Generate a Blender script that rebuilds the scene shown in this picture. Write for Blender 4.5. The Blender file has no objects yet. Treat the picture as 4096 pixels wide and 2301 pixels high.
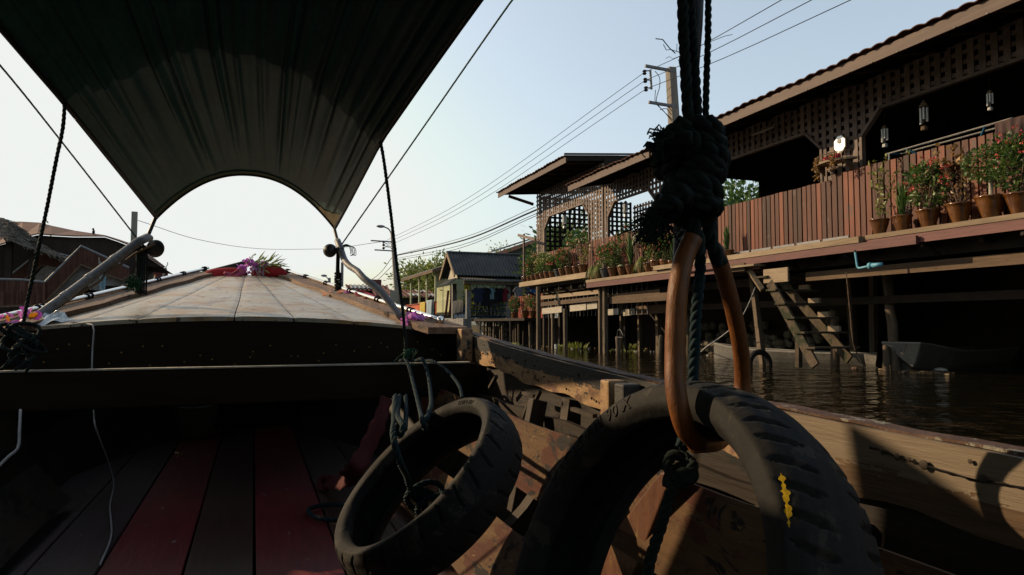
import bpy, bmesh, math, random
from mathutils import Vector as V, Matrix
R = math.radians
rnd = random.Random(7)
C = bpy.context.scene.collection
S = bpy.context.scene

# ------------------------------------------------ camera
EYE = V((0, 0, .82)); FX = 2731.; YAW = R(20.7); PITCH = R(3.13)
fw = V((math.sin(YAW)*math.cos(PITCH), math.cos(YAW)*math.cos(PITCH), math.sin(PITCH)))
rt = V((math.cos(YAW), -math.sin(YAW), 0)); upv = rt.cross(fw)
cam = bpy.data.cameras.new('camera'); camo = bpy.data.objects.new('camera', cam); C.objects.link(camo)
cam.sensor_width = 36; cam.lens = FX/4096*36; cam.clip_start = .05; cam.clip_end = 3000
m = Matrix((rt, upv, -fw)).transposed().to_4x4(); m.translation = EYE; camo.matrix_world = m
S.camera = camo
S.render.resolution_x = 1024; S.render.resolution_y = 575

# ------------------------------------------------ light
SUN_AZ = -50; SUN_EL = 23.2          # azimuth from +Y (along the canal) towards +X
w = bpy.data.worlds.new('World'); S.world = w; w.use_nodes = True
nt = w.node_tree; bg = nt.nodes['Background']
sky = nt.nodes.new('ShaderNodeTexSky'); sky.sky_type = 'NISHITA'; sky.sun_disc = False
sky.sun_elevation = R(SUN_EL); sky.sun_rotation = R(SUN_AZ); sky.altitude = 0
sky.air_density = 1.0; sky.dust_density = 4.0; sky.ozone_density = 1.0
gm_ = nt.nodes.new('ShaderNodeGamma'); gm_.inputs[1].default_value = .8; hs_ = nt.nodes.new('ShaderNodeHueSaturation'); hs_.inputs['Saturation'].default_value = .78; nt.links.new(sky.outputs[0], hs_.inputs['Color']); nt.links.new(hs_.outputs[0], gm_.inputs[0])
ml_ = nt.nodes.new('ShaderNodeMix'); ml_.data_type = 'RGBA'; ml_.blend_type = 'MULTIPLY'; ml_.inputs[0].default_value = 1; ml_.inputs[7].default_value = (1.78, 1.83, 1.76, 1)
nt.links.new(gm_.outputs[0], ml_.inputs[6]); mn_ = nt.nodes.new('ShaderNodeMix'); mn_.data_type = 'RGBA'; mn_.blend_type = 'DARKEN'; mn_.inputs[0].default_value = 1; mn_.inputs[7].default_value = (4.7, 4.85, 4.72, 1)
nt.links.new(ml_.outputs[2], mn_.inputs[6]); nt.links.new(mn_.outputs[2], bg.inputs[0]); bg.inputs[1].default_value = .15
sl = bpy.data.lights.new('sun', 'SUN'); sl.energy = 5.0; sl.angle = R(.6); sl.color = (1, .75, .47)
so = bpy.data.objects.new('sun', sl); C.objects.link(so)
sd = V((math.sin(R(SUN_AZ))*math.cos(R(SUN_EL)), math.cos(R(SUN_AZ))*math.cos(R(SUN_EL)), math.sin(R(SUN_EL))))
so.rotation_euler = sd.to_track_quat('Z', 'Y').to_euler()
vs = S.view_settings; vs.view_transform = 'Standard'; vs.look = 'None'; vs.exposure = 0.3; vs.gamma = 1

# ------------------------------------------------ helpers
def ray(u, v): return fw + rt*((u-2048)/FX) + upv*((1150.5-v)/FX)
def pix(p):
    q_ = V(p)-EYE; w_ = q_.dot(fw); return 2048+FX*q_.dot(rt)/w_, 1150.5-FX*q_.dot(upv)/w_
def at(u, v, x=None, y=None, z=None, Y=None):
    """pixel of the 4096 px photograph -> point on a real plane (x, y or z) or at depth Y"""
    d = ray(u, v)
    t = (x/d.x) if x is not None else (y/d.y) if y is not None else ((z-EYE.z)/d.z) if z is not None else Y
    return EYE + d*t

ORG = {}
class MB:
    def __init__(s): s.v = []; s.f = []; s.m = []; s.c = []
    def add(s, vs_, fs_, mi=0, c=None):
        o = len(s.v); s.v += [tuple(p) for p in vs_]
        if c is None: c = rnd.random()
        for f in fs_: s.f.append([i+o for i in f]); s.m.append(mi); s.c.append(c)
    def box(s, a, b, mi=0, c=None):
        x0, y0, z0 = a; x1, y1, z1 = b
        s.add([(x0,y0,z0),(x1,y0,z0),(x1,y1,z0),(x0,y1,z0),(x0,y0,z1),(x1,y0,z1),(x1,y1,z1),(x0,y1,z1)],
              [(0,3,2,1),(4,5,6,7),(0,1,5,4),(1,2,6,5),(2,3,7,6),(3,0,4,7)], mi, c)
    def beam(s, p, q, w_, h, up=V((0,0,1)), mi=0, c=None, w2=None, h2=None):
        p = V(p); q = V(q); d = (q-p).normalized(); a = d.cross(V(up))
        if a.length < 1e-4: a = d.cross(V((1,0,0)))
        a.normalize(); b = a.cross(d).normalized(); w2 = w2 or w_; h2 = h2 or h
        vv = []
        for o, ww, hh in ((p, w_, h), (q, w2, h2)):
            for i, j in ((-1,-1),(1,-1),(1,1),(-1,1)): vv.append(o+a*(i*ww/2)+b*(j*hh/2))
        s.add(vv, [(0,1,2,3),(7,6,5,4),(0,4,5,1),(1,5,6,2),(2,6,7,3),(3,7,4,0)], mi, c)
    def tube(s, path, r, n=8, mi=0, c=None, cap=True, closed=False):
        path = [V(p) for p in path]; N = len(path)
        rr = r if isinstance(r, (list, tuple)) else [r]*N
        vv = []; prev = None
        for i, p in enumerate(path):
            if closed: d = path[(i+1) % N]-path[i-1]
            else: d = path[min(i+1, N-1)]-path[max(i-1, 0)]
            d = d.normalized() if d.length > 1e-9 else V((0, 0, 1))
            if prev is None:
                a = d.cross(V((0, 0, 1)));  a = a if a.length > .05 else d.cross(V((1, 0, 0)))
            else:
                a = prev - d*prev.dot(d)
                if a.length < 1e-6: a = d.cross(V((0, 0, 1)))
            a.normalize(); prev = a; b = d.cross(a)
            for k in range(n):
                t = 2*math.pi*k/n; vv.append(p+(a*math.cos(t)+b*math.sin(t))*rr[i])
        ff = []
        for i in range(N if closed else N-1):
            for k in range(n):
                i2 = (i+1) % N; k2 = (k+1) % n
                ff.append((i*n+k, i*n+k2, i2*n+k2, i2*n+k))
        if cap and not closed: ff += [tuple(range(n-1, -1, -1)), tuple((N-1)*n+k for k in range(n))]
        s.add(vv, ff, mi, c if c is not None else .5)
    def rope(s, path, r, pitch=None, n=5, mi=0, closed=False):
        path = smooth(path, closed=closed, step=(pitch or r*7)/11); pitch = pitch or r*7
        N = len(path); L = 0; fr = []; prev = None
        for i, p in enumerate(path):
            d = ((path[(i+1) % N] if closed else path[min(i+1, N-1)])-(path[i-1] if closed else path[max(i-1, 0)]))
            d = d.normalized() if d.length > 1e-9 else V((0, 0, 1))
            if prev is None:
                a = d.cross(V((0, 0, 1))); a = a if a.length > .05 else d.cross(V((1, 0, 0)))
            else: a = prev - d*prev.dot(d)
            a.normalize(); prev = a
            if i: L += (p-path[i-1]).length
            fr.append((p, a, d.cross(a), L))
        for k in range(3):
            pp = [p+(a*math.cos(6.283*(l/pitch+k/3))+b*math.sin(6.283*(l/pitch+k/3)))*r*.5 for p, a, b, l in fr]
            s.tube(pp, r*.56, n, mi, .3+.2*k)
    def lathe(s, prof, n=24, o=(0,0,0), mi=0, c=.5, wave=0):
        vv = []; o = V(o)
        for i, (r, z) in enumerate(prof):
            for k in range(n):
                t = 6.28318*k/n; q = wave*math.sin(8*t) if wave and i in (wave_rows) else 0
                vv.append(o+V((r*math.cos(t), r*math.sin(t), z+q)))
        ff = [(i*n+k, i*n+(k+1) % n, (i+1)*n+(k+1) % n, (i+1)*n+k) for i in range(len(prof)-1) for k in range(n)]
        s.add(vv, ff, mi, c)
    def prism(s, pts, d, mi=0, c=None):
        """closed polygon (list of points) extruded by vector d"""
        n = len(pts); d = V(d); vv = [V(p) for p in pts]+[V(p)+d for p in pts]
        s.add(vv, [tuple(range(n-1, -1, -1)), tuple(range(n, 2*n))]+[(i, (i+1) % n, (i+1) % n+n, i+n) for i in range(n)], mi, c)
    def grid(s, fn, nu, nv, mi=0, c=.5):
        vv = [fn(i/nu, j/nv) for i in range(nu+1) for j in range(nv+1)]
        if callable(c):
            cc = [c((i+.5)/nu, (j+.5)/nv) for i in range(nu) for j in range(nv)]; s.add(vv, [(i*(nv+1)+j, i*(nv+1)+j+1, (i+1)*(nv+1)+j+1, (i+1)*(nv+1)+j) for i in range(nu) for j in range(nv)], mi, .5); s.c[-len(cc):] = cc; return
        s.add(vv, [(i*(nv+1)+j, i*(nv+1)+j+1, (i+1)*(nv+1)+j+1, (i+1)*(nv+1)+j) for i in range(nu) for j in range(nv)], mi, c)
    def blob(s, o, r, n=8, mi=0, c=None, sx=1, sy=1, sz=1):
        m_ = n//2; pr = [(max(.001, math.sin(math.pi*i/m_)), -math.cos(math.pi*i/m_)) for i in range(m_+1)]
        vv = [V(o)+V((a*r*sx*math.cos(6.283*k/n), a*r*sy*math.sin(6.283*k/n), b*r*sz)) for a, b in pr for k in range(n)]
        s.add(vv, [(i*n+k, i*n+(k+1) % n, (i+1)*n+(k+1) % n, (i+1)*n+k) for i in range(m_) for k in range(n)], mi, c)
    def leaf(s, p, d, L, W, mi=0, c=None, droop=0, g=None):
        p = V(p); d = V(d).normalized(); a = d.cross(V((rnd.uniform(-1,1), rnd.uniform(-1,1), rnd.uniform(-1,1))))
        if a.length < .05: a = d.cross(V((0, 0, 1)))
        a.normalize(); q = p+d*L*.45; e = p+d*L; e.z -= droop*L
        s.add([p, q+a*W/2, e, q-a*W/2], [(0, 1, 2, 3)], mi, c)
    def build(s, name, mats, parent=None, smooth_=False, label=None, cat=None, group=None, kind=None, solid=0, bev=0, sub=0):
        if not isinstance(mats, (list, tuple)): mats = [mats]
        if parent is None:
            xs = [p[0] for p in s.v]; ys = [p[1] for p in s.v]; zs = [p[2] for p in s.v]
            org = V(((min(xs)+max(xs))/2, (min(ys)+max(ys))/2, min(zs)))
            if kind == 'structure': org = V((0, 0, 0))
        else: org = ORG[parent.name]
        me = bpy.data.meshes.new(name)
        me.from_pydata([(p[0]-org.x, p[1]-org.y, p[2]-org.z) for p in s.v], [], s.f)
        for mt in mats: me.materials.append(mt)
        me.polygons.foreach_set('material_index', s.m)
        at_ = me.attributes.new('var', 'FLOAT', 'FACE'); at_.data.foreach_set('value', s.c)
        if smooth_: me.polygons.foreach_set('use_smooth', [True]*len(me.polygons))
        me.update()
        bm = bmesh.new(); bm.from_mesh(me); bmesh.ops.recalc_face_normals(bm, faces=bm.faces); bm.to_mesh(me); bm.free()
        o = bpy.data.objects.new(name, me); C.objects.link(o)
        if parent: o.parent = parent
        else: o.location = org
        ORG[o.name] = org
        if solid:
            md = o.modifiers.new('solid', 'SOLIDIFY'); md.thickness = solid; md.offset = 0
        if bev:
            md = o.modifiers.new('bevel', 'BEVEL'); md.width = bev; md.segments = 2; md.limit_method = 'ANGLE'
        if sub: md = o.modifiers.new('sub', 'SUBSURF'); md.levels = sub; md.render_levels = sub
        tag(o, label, cat, group, kind)
        return o
def tag(o, label=None, cat=None, group=None, kind=None):
    if label: o['label'] = label
    if cat: o['category'] = cat
    if group: o['group'] = group
    if kind: o['kind'] = kind
def thing(name, loc, label, cat, group=None):
    o = bpy.data.objects.new(name, None); C.objects.link(o); o.location = V(loc); o.empty_display_size = .1
    ORG[o.name] = V(loc); tag(o, label, cat, group); return o
def kids(o): return [c for c in bpy.data.objects if c.parent == o]
def dup(o, parent=None, loc=None, label=None, scale=None, rz=0):
    c = o.copy(); C.objects.link(c); c.parent = parent
    if loc is not None: c.location = V(loc)
    if label: c['label'] = label
    if scale: c.scale = (scale,)*3 if isinstance(scale, (int, float)) else scale
    if rz: c.rotation_euler.z = rz
    for k in kids(o): dup(k, c)
    return c
def smooth(path, closed=False, step=.02):
    P_ = [V(p) for p in path]; n = len(P_); out = []
    if n < 3 and not closed:
        k = max(1, int((P_[1]-P_[0]).length/step)); return [P_[0].lerp(P_[1], i/k) for i in range(k+1)]
    for i in range(n if closed else n-1):
        a, b, c_, d = (P_[i-1] if (i or closed) else P_[0]*2-P_[1]), P_[i], P_[(i+1) % n], (P_[(i+2) % n] if (closed or i+2 < n) else P_[-1]*2-P_[-2])
        k = max(1, int((c_-b).length/step))
        for j in range(k):
            t = j/k; out.append(((b*2)+(c_-a)*t+(a*2-b*5+c_*4-d)*t*t+(b*3-a-c_*3+d)*t**3)*.5)
    if not closed: out.append(P_[-1])
    return out
wave_rows = (5, 6, 7)

# ------------------------------------------------ materials
def nodes(name):
    mt = bpy.data.materials.new(name); mt.use_nodes = True
    n = mt.node_tree.nodes; l = mt.node_tree.links; return mt, n, l, n['Principled BSDF']
def ramp(n, l, src, stops):
    r_ = n.new('ShaderNodeValToRGB'); e = r_.color_ramp.elements
    while len(e) < len(stops): e.new(.5)
    for i, (p, c) in enumerate(stops):
        e[i].position = p; e[i].color = (c[0], c[1], c[2], 1) if not isinstance(c, (int, float)) else (c, c, c, 1)
    l.new(src, r_.inputs[0]); return r_.outputs[0]
def mix(n, l, fac, a, b, mode='MIX'):
    x = n.new('ShaderNodeMix'); x.data_type = 'RGBA'; x.blend_type = mode
    for s_, val in ((x.inputs[0], fac), (x.inputs[6], a), (x.inputs[7], b)):
        if isinstance(val, (int, float)): s_.default_value = val
        elif isinstance(val, (tuple, list)): s_.default_value = (val[0], val[1], val[2], 1)
        else: l.new(val, s_)
    return x.outputs[2]
def tex(n, l, scale, stretch=(1,1,1), detail=5, rough=.6, kind='Noise', coord='Object', dist=0):
    tc = n.new('ShaderNodeTexCoord'); mp = n.new('ShaderNodeMapping'); mp.inputs['Scale'].default_value = stretch
    l.new(tc.outputs[coord], mp.inputs[0])
    t = n.new('ShaderNodeTex'+kind); t.inputs['Scale'].default_value = scale
    if kind == 'Noise':
        t.inputs['Detail'].default_value = detail; t.inputs['Roughness'].default_value = rough; t.inputs['Distortion'].default_value = dist
    l.new(mp.outputs[0], t.inputs['Vector']); return t
def var(n):
    a = n.new('ShaderNodeAttribute'); a.attribute_name = 'var'; return a.outputs['Fac']
def surf(name, c1, c2, scale=8, stretch=(1,1,1), rough=.7, bump=.2, vr=.35, metal=0, spec=.22, patch=None, bscale=None, rough2=None, trans=0, coat=0, grain=True, bdist=.01, dim=1):
    dim *= .58
    """two-tone weathered surface; patch = (colour, threshold, scale) adds stains or flaking of another colour"""
    mt, n, l, b = nodes(name)
    t = tex(n, l, scale, stretch); c = ramp(n, l, t.outputs[0], [(.3, c1), (.7, c2)])
    if vr:
        g = ramp(n, l, var(n), [(0, 1-vr), (1, 1+vr*.4)]); c = mix(n, l, 1, c, g, 'MULTIPLY')
    if grain:
        tg = tex(n, l, scale*7, stretch, 4, .7); g2 = ramp(n, l, tg.outputs[0], [(.3, .68), (.62, 1.08)]); c = mix(n, l, 1, c, g2, 'MULTIPLY')
    if dim != 1: c = mix(n, l, 1, c, (dim, dim, dim), 'MULTIPLY')
    if patch:
        pts = patch if isinstance(patch, list) else [patch]
        for k, (pc, th, ps) in enumerate(pts):
            tp = tex(n, l, ps, tuple(.4+.6*q if q < 1 else q**.5 for q in stretch), 8, .68, dist=.4+k)
            c = mix(n, l, ramp(n, l, tp.outputs[0], [(th, 0), (th+.035, 1)]), c, tuple(q*dim for q in pc))
    l.new(c, b.inputs['Base Color'])
    b.inputs['Roughness'].default_value = rough; b.inputs['Metallic'].default_value = metal
    b.inputs['Specular IOR Level'].default_value = spec
    if rough2 is not None: l.new(ramp(n, l, t.outputs[0], [(.35, rough), (.65, rough2)]), b.inputs['Roughness'])
    if coat: b.inputs['Coat Weight'].default_value = coat; b.inputs['Coat Roughness'].default_value = .15
    if bump:
        tb = tex(n, l, bscale or scale*5, stretch, 6, .65); bp = n.new('ShaderNodeBump')
        bp.inputs['Strength'].default_value = bump; bp.inputs['Distance'].default_value = bdist
        l.new(tb.outputs[0], bp.inputs['Height']); l.new(bp.outputs[0], b.inputs['Normal'])
    if trans:
        tr = n.new('ShaderNodeBsdfTranslucent'); l.new(c, tr.inputs[0]); ms = n.new('ShaderNodeMixShader'); ms.inputs[0].default_value = trans
        l.new(b.outputs[0], ms.inputs[1]); l.new(tr.outputs[0], ms.inputs[2]); l.new(ms.outputs[0], n['Material Output'].inputs[0])
    return mt
YS = (1, .08, 1); ZS = (1, 1, .08); XS = (.08, 1, 1)
M = {}
M['fence'] = surf('fence_wood', (.150,.043,.023), (.225,.072,.037), 5, (1.3,1.3,.12), .6, .35, .75, patch=[((.13,.075,.06), .60, 5), ((.30,.15,.10), .70, 11)])
M['lattice'] = surf('lattice_wood', (.19,.135,.11), (.30,.22,.18), 6, (1,.3,.3), .65, .2, .3, patch=((.22,.15,.11), .66, 7))
M['fascia'] = surf('fascia_wood', (.12,.072,.056), (.20,.125,.095), 4, YS, .6, .2, .2)
M['tile'] = surf('roof_tile', (.11,.048,.03), (.19,.085,.05), 3, (1,1,1), .8, .3, .3)
M['maroon'] = surf('maroon_board', (.16,.06,.055), (.22,.085,.075), 5, YS, .6, .2, .2, patch=((.30,.18,.13), .66, 9))
M['weather'] = surf('weathered_board', (.28,.20,.125), (.50,.38,.25), 5, YS, .8, .35, .25, patch=[((.12,.07,.045), .63, 14)])
M['oldwood'] = surf('old_wood', (.13,.085,.055), (.26,.175,.11), 6, YS, .85, .35, .35, patch=((.06,.04,.03), .62, 9))
M['pile'] = surf('pile_wood', (.10,.075,.05), (.26,.195,.135), 7, ZS, .9, .5, .4, patch=((.045,.05,.025), .58, 5))
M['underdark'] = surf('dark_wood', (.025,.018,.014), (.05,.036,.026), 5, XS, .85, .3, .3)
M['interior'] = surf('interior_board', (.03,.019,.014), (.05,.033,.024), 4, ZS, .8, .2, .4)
M['concrete'] = surf('concrete', (.20,.19,.18), (.34,.33,.31), 3, (1,1,1), .9, .3, .2, patch=((.09,.09,.085), .58, 4))
M['mossy'] = surf('mossy_wood', (.06,.045,.03), (.15,.11,.072), 6, (1,1,1), .9, .6, .35, patch=[((.035,.04,.018), .52, 4), ((.24,.19,.12), .68, 9)])
M['pole'] = surf('concrete_pole', (.30,.27,.23), (.42,.38,.33), 4, ZS, .9, .2, .1)
M['metal'] = surf('steel', (.35,.35,.36), (.5,.5,.5), 6, (1,1,1), .35, .1, .1, metal=.8)
M['chrome'] = surf('polished_rail', (.80,.78,.74), (.9,.88,.84), 20, (1,1,1), .12, .03, 0, metal=1, grain=False, dim=1.6)
M['galv'] = surf('galvanised_pipe', (.20,.205,.215), (.32,.32,.33), 8, (1,1,1), .55, .2, .1, metal=.25, patch=((.12,.10,.08), .66, 9))
M['black'] = surf('black_metal', (.012,.012,.014), (.03,.03,.03), 10, (1,1,1), .5, .1, .1)
M['wire'] = surf('cable', (.02,.02,.022), (.03,.03,.03), 5, (1,1,1), .6, 0, 0, grain=False)
M['rubber'] = surf('tyre_rubber', (.010,.010,.0105), (.028,.026,.023), 9, (1,1,1), .7, .5, .1, spec=.18, rough2=.85, patch=[((.05,.045,.034), .57, 12), ((.10,.088,.064), .67, 40)], bscale=60, bdist=.003)
M['yellowpaint'] = surf('yellow_paint', (.75,.45,.01), (.8,.5,.02), 30, (1,1,1), .5, .1, 0)
M['hose'] = surf('amber_rubber_hose', (.15,.042,.008), (.28,.10,.018), 12, (1,1,.3), .5, .35, 0, spec=.3, patch=[((.10,.035,.01), .62, 22), ((.30,.15,.06), .70, 30)])
M['rope'] = surf('green_rope', (.006,.016,.014), (.02,.034,.028), 60, (1,1,1), .85, .5, .4, bscale=300, bdist=.001)
M['bluerope'] = surf('blue_rope', (.003,.018,.024), (.011,.046,.056), 70, (1,1,1), .85, .5, .3, bscale=300, bdist=.001)
M['greenrope'] = surf('green_net_rope', (.006,.06,.03), (.02,.14,.07), 70, (1,1,1), .7, .5, .3)
M['cord'] = surf('white_cord', (.35,.35,.36), (.5,.5,.5), 30, (1,1,1), .6, .1, 0)
M['whitewood'] = surf('pale_board', (.45,.40,.32), (.60,.54,.44), 5, YS, .8, .2, .2, patch=((.20,.15,.10), .64, 8))

def leafmat(name, a, b_, tr=.35):
    mt, n, l, b = nodes(name); a = tuple(q*.95 for q in a); b_ = tuple(q*.95 for q in b_); c = ramp(n, l, var(n), [(0, a), (1, b_)])
    l.new(c, b.inputs['Base Color']); b.inputs['Roughness'].default_value = .5
    t = n.new('ShaderNodeBsdfTranslucent'); l.new(c, t.inputs[0]); ms = n.new('ShaderNodeMixShader'); ms.inputs[0].default_value = tr
    l.new(b.outputs[0], ms.inputs[1]); l.new(t.outputs[0], ms.inputs[2]); l.new(ms.outputs[0], n['Material Output'].inputs[0]); return mt
M['leaf'] = leafmat('leaf_green', (.025,.065,.012), (.095,.16,.03))
M['leafy'] = leafmat('leaf_yellow_green', (.10,.15,.03), (.26,.27,.06))
M['leafdry'] = leafmat('leaf_dry', (.16,.09,.03), (.36,.22,.08))
M['red'] = leafmat('flower_red', (.42,.025,.03), (.62,.085,.08), .2)
M['pink'] = leafmat('flower_pink', (.60,.20,.14), (.75,.38,.25), .2)
M['cream'] = leafmat('flower_cream', (.52,.46,.16), (.68,.62,.30), .2)
M['purple'] = leafmat('flower_purple', (.42,.06,.42), (.62,.22,.60), .3)
M['orange'] = leafmat('flower_orange', (.70,.25,.02), (.8,.35,.03), .2)
def cloth(name, c, c2=None, stripes=None, tr=.15):
    c2 = c2 or tuple(q*.7 for q in c); mt = surf(name, c2, c, 12, (1,1,.3), .85, .2, .15, trans=tr); return mt
# ================================================= SETTING
mt, n, l, b = nodes('canal_water')
b.inputs['Base Color'].default_value = (.006, .005, .0025, 1); b.inputs['Roughness'].default_value = .045; b.inputs['IOR'].default_value = 1.33
t1 = tex(n, l, 1.25, (.7, 1.1, 1), 2, .5, dist=1.2); t2 = tex(n, l, 5.2, (.8, 1.0, 1), 2, .5, dist=.8)
ad = n.new('ShaderNodeMath'); ad.operation = 'MULTIPLY_ADD'; l.new(t2.outputs[0], ad.inputs[0]); ad.inputs[1].default_value = .28; l.new(t1.outputs[0], ad.inputs[2])
bp = n.new('ShaderNodeBump'); bp.inputs['Strength'].default_value = .8; bp.inputs['Distance'].default_value = .12
l.new(ad.outputs[0], bp.inputs['Height']); l.new(bp.outputs[0], b.inputs['Normal'])
q = MB(); q.grid(lambda a, b_: (-60+a*130, -60+b_*460, 0), 8, 16); q.build('canal_water', mt, kind='structure', label='dark brown rippled canal water')
M['earth'] = surf('earth', (.05,.045,.03), (.10,.085,.055), .8, (1,1,1), .95, .3, 0)
q = MB()
for x0, x1, y0, y1, z in ((16.3, 700, -60, 12.9, .9), (14.0, 700, 12.9, 23.4, .9), (12.6, 700, 23.4, 900, .75), (-700, -14, -60, 900, .75)):
    q.box((x0, y0, -1), (x1, y1, z))
q.box((-700, 400, -1.1), (700, 900, .7)); q.build('ground', M['earth'], kind='structure', label='earth banks on both sides of the canal')

# ================================================= RESTAURANT HOUSE ON STILTS
X = 9.6; FL = 2.26
house = thing('stilt_house', (X, 12, 0), 'long brown wooden house on stilts with lattice walls and plank fence along the right bank', 'house')
# --- floor, joists
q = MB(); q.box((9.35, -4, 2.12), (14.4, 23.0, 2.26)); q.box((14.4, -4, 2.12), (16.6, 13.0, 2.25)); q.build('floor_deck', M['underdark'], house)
for xx, z0, z1, mm in ((9.22, 2.135, 2.235, 'weather'),):
    q = MB(); q.box((9.02, 8.2, z0), (9.34, 14.2, z1)); q.build('floor_edge_board', M[mm], house)
q = MB(); q.box((9.03, 7.2, 2.0), (9.09, 13.2, 2.125)); q.build('fascia_board', M['maroon'], house)
# --- beams under the floor
for (x_, y0, y1, z0, z1, m_) in ((9.6, -1, 9.9, 1.63, 1.79, 'oldwood'), (9.62, 5.2, 12.8, 1.86, 2.10, 'underdark'), (9.55, 13.6, 17.6, 1.42, 1.62, 'oldwood'), (10.1, 9, 18, 1.65, 1.83, 'underdark'), (10.6, -1, 17, 1.2, 1.34, 'underdark')):
    q = MB(); q.box((x_-.03, y0, z0), (x_+.03, y1, z1)); q.build('floor_beam', M[m_], house)
q = MB()
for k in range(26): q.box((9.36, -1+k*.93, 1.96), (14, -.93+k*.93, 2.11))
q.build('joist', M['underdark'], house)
# --- fence planks
def fence(y0, y1, ztop, x, pitch=.118, gap=.023, zb=FL, name='plank_fence'):
    q = MB(); y = y0
    while y < y1-.02:
        t = rnd.uniform(-.006, .006)
        q.box((x-.012+t, y+gap/2, zb+rnd.uniform(0, .012)), (x+.012+t, y+pitch-gap/2, ztop+rnd.uniform(-.006, .006)), 0); y += pitch
    f = q.build(name, M['fence'], house, bev=.003)
    q = MB(); q.box((x+.045, y0, zb+.02), (x+.05, y1, ztop-.03)); q.build('fence_backing', M['underdark'], house)
fence(-.5, 9.1, 3.47, 9.52); fence(9.12, 12.42, 3.395, 9.57); fence(12.5, 17.0, 3.37, 9.57, .115); fence(17.02, 22.9, 3.36, 9.57, .115)
# --- lattice walls
def lattice(y0, y1, z0, z1, opens, x=X, p=.17, w_=.098, name='lattice_wall', mat_='lattice', axis='y', frame=True):
    """opens: list of (ya, yb, ztop, chamfer) openings reaching down to z0"""
    q = MB()
    def top(y):
        for a, b_, zt, ch in opens:
            if a < y < b_: return zt-max(0, ch-min(y-a, b_-y))
        return z0
    def bx(a0, a1, c0, c1, d0, d1):
        if axis == 'y': q.box((x+d0, a0, c0), (x+d1, a1, c1))
        else: q.box((a0, x+d0, c0), (a1, x+d1, c1))
    y = y0
    while y < y1-w_*.5:
        za = top(y+w_/2); 
        if za < z1-.05: bx(y, min(y+w_, y1), za, z1, -.012, 0)
        y += p
    z = z0+.05
    while z < z1:
        a = y0; st = None; yy = y0
        while yy <= y1+.001:
            solid = top(yy) <= z
            if solid and st is None: st = yy
            if (not solid or yy+.04 > y1) and st is not None:
                if yy-st > .05: bx(st, yy, z, min(z+w_*.72, z1), .001, .010)
                st = None
            yy += .04
        z += p*.88
    if frame:
        for a, b_, zt, ch in opens:
            pts = [(a, z0), (a, zt-ch), (a+ch, zt), (b_-ch, zt), (b_, zt-ch), (b_, z0)]
            for (ya, za), (yb, zb) in zip(pts, pts[1:]):
                if axis == 'y': q.beam((x+.01, ya, za), (x+.01, yb, zb), .09, .05, up=V((0, yb-ya, zb-za)).cross(V((1, 0, 0))))
                else: q.beam((ya, x+.01, za), (yb, x+.01, zb), .09, .05, up=V((yb-ya, 0, zb-za)).cross(V((0, 1, 0))))
    q.build(name, M[mat_], house)
lattice(-.5, 13.0, 3.36, 4.95, [(9.47, 12.47, 4.40, .38), (3.9, 8.6, 4.40, .38), (.2, 3.3, 4.4, .38)])
lattice(13.0, 17.75, 3.34, 4.95, [(14.9, 17.48, 4.36, .40)])
lattice(17.78, 22.92, 2.4, 5.62, [(18.67, 22.12, 4.62, .42)])
# posts between wall sections
for y, z1 in ((17.77, 5.6), (13.0, 4.9)):
    q = MB(); q.box((9.56, y-.05, 2.3), (9.66, y+.05, z1)); q.build('corner_post', M['lattice'], house)
# inner walls of the far room : side wall and back wall of open lattice
lattice(9.7, 13.6, 2.4, 5.55, [(10.6, 13.1, 4.45, .5)], x=22.9, p=.2, w_=.105, axis='x', mat_='interior')
lattice(19.0, 22.8, 2.4, 5.4, [(19.3, 22.2, 4.25, .5)], x=13.6, p=.2, w_=.105, mat_='interior')
# dark inner walls of the near rooms
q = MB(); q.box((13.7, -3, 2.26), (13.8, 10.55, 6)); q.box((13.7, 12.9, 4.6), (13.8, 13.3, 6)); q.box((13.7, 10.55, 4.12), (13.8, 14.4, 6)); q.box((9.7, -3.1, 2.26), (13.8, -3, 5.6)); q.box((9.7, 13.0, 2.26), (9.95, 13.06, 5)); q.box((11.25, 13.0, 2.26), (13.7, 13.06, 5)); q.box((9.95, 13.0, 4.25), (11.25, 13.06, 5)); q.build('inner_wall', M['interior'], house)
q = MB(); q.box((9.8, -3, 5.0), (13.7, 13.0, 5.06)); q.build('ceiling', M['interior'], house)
q = MB(); q.box((13.0, 10.45, 2.26), (13.15, 10.6, 5)); q.box((12.9, 9.2, 2.26), (13, 10.0, 4.3)); q.build('inner_post', M['interior'], house)
# --- roofs
def roof(y0, y1, z0, slope, x0=8.33, x1=13.9, name='tiled_roof'):
    q = MB(); nx = 22; n_ = int((y1-y0)/.03)
    def fn(a, b_):
        x = x0+a*(x1-x0); y = y0+b_*(y1-y0)
        return (x, y, z0+(x-x0)*slope+.03*abs(math.sin(y*math.pi/.22+.4*math.sin(y*1.7)))+.01*math.sin(y*2.1)+.008*math.sin(y*7.7)-.02*(a*nx % 1))
    q.grid(fn, nx, n_); o = q.build(name, M['tile'], house, solid=.012)
    f = MB(); f.box((8.40, y0+.03, z0-.19), (8.43, y1-.03, z0-.012)); f.build('fascia_board', M['fascia'], house, bev=.004)
    g = MB()
    for k in range(7): xx = 8.75+k*.55; g.box((xx, y0+.05, z0+(xx-x0)*slope-.085), (xx+.05, y1-.05, z0+(xx-x0)*slope-.02))
    g.build('purlin', M['underdark'], house)
    g = MB(); yy = y0+.2
    while yy < y1-.1: g.beam((8.44, yy, z0-.14+.02), (13.3, yy, z0-.14+4.97*slope), .06, .10); yy += .74
    g.build('rafter', M['underdark'], house)
    return o
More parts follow.
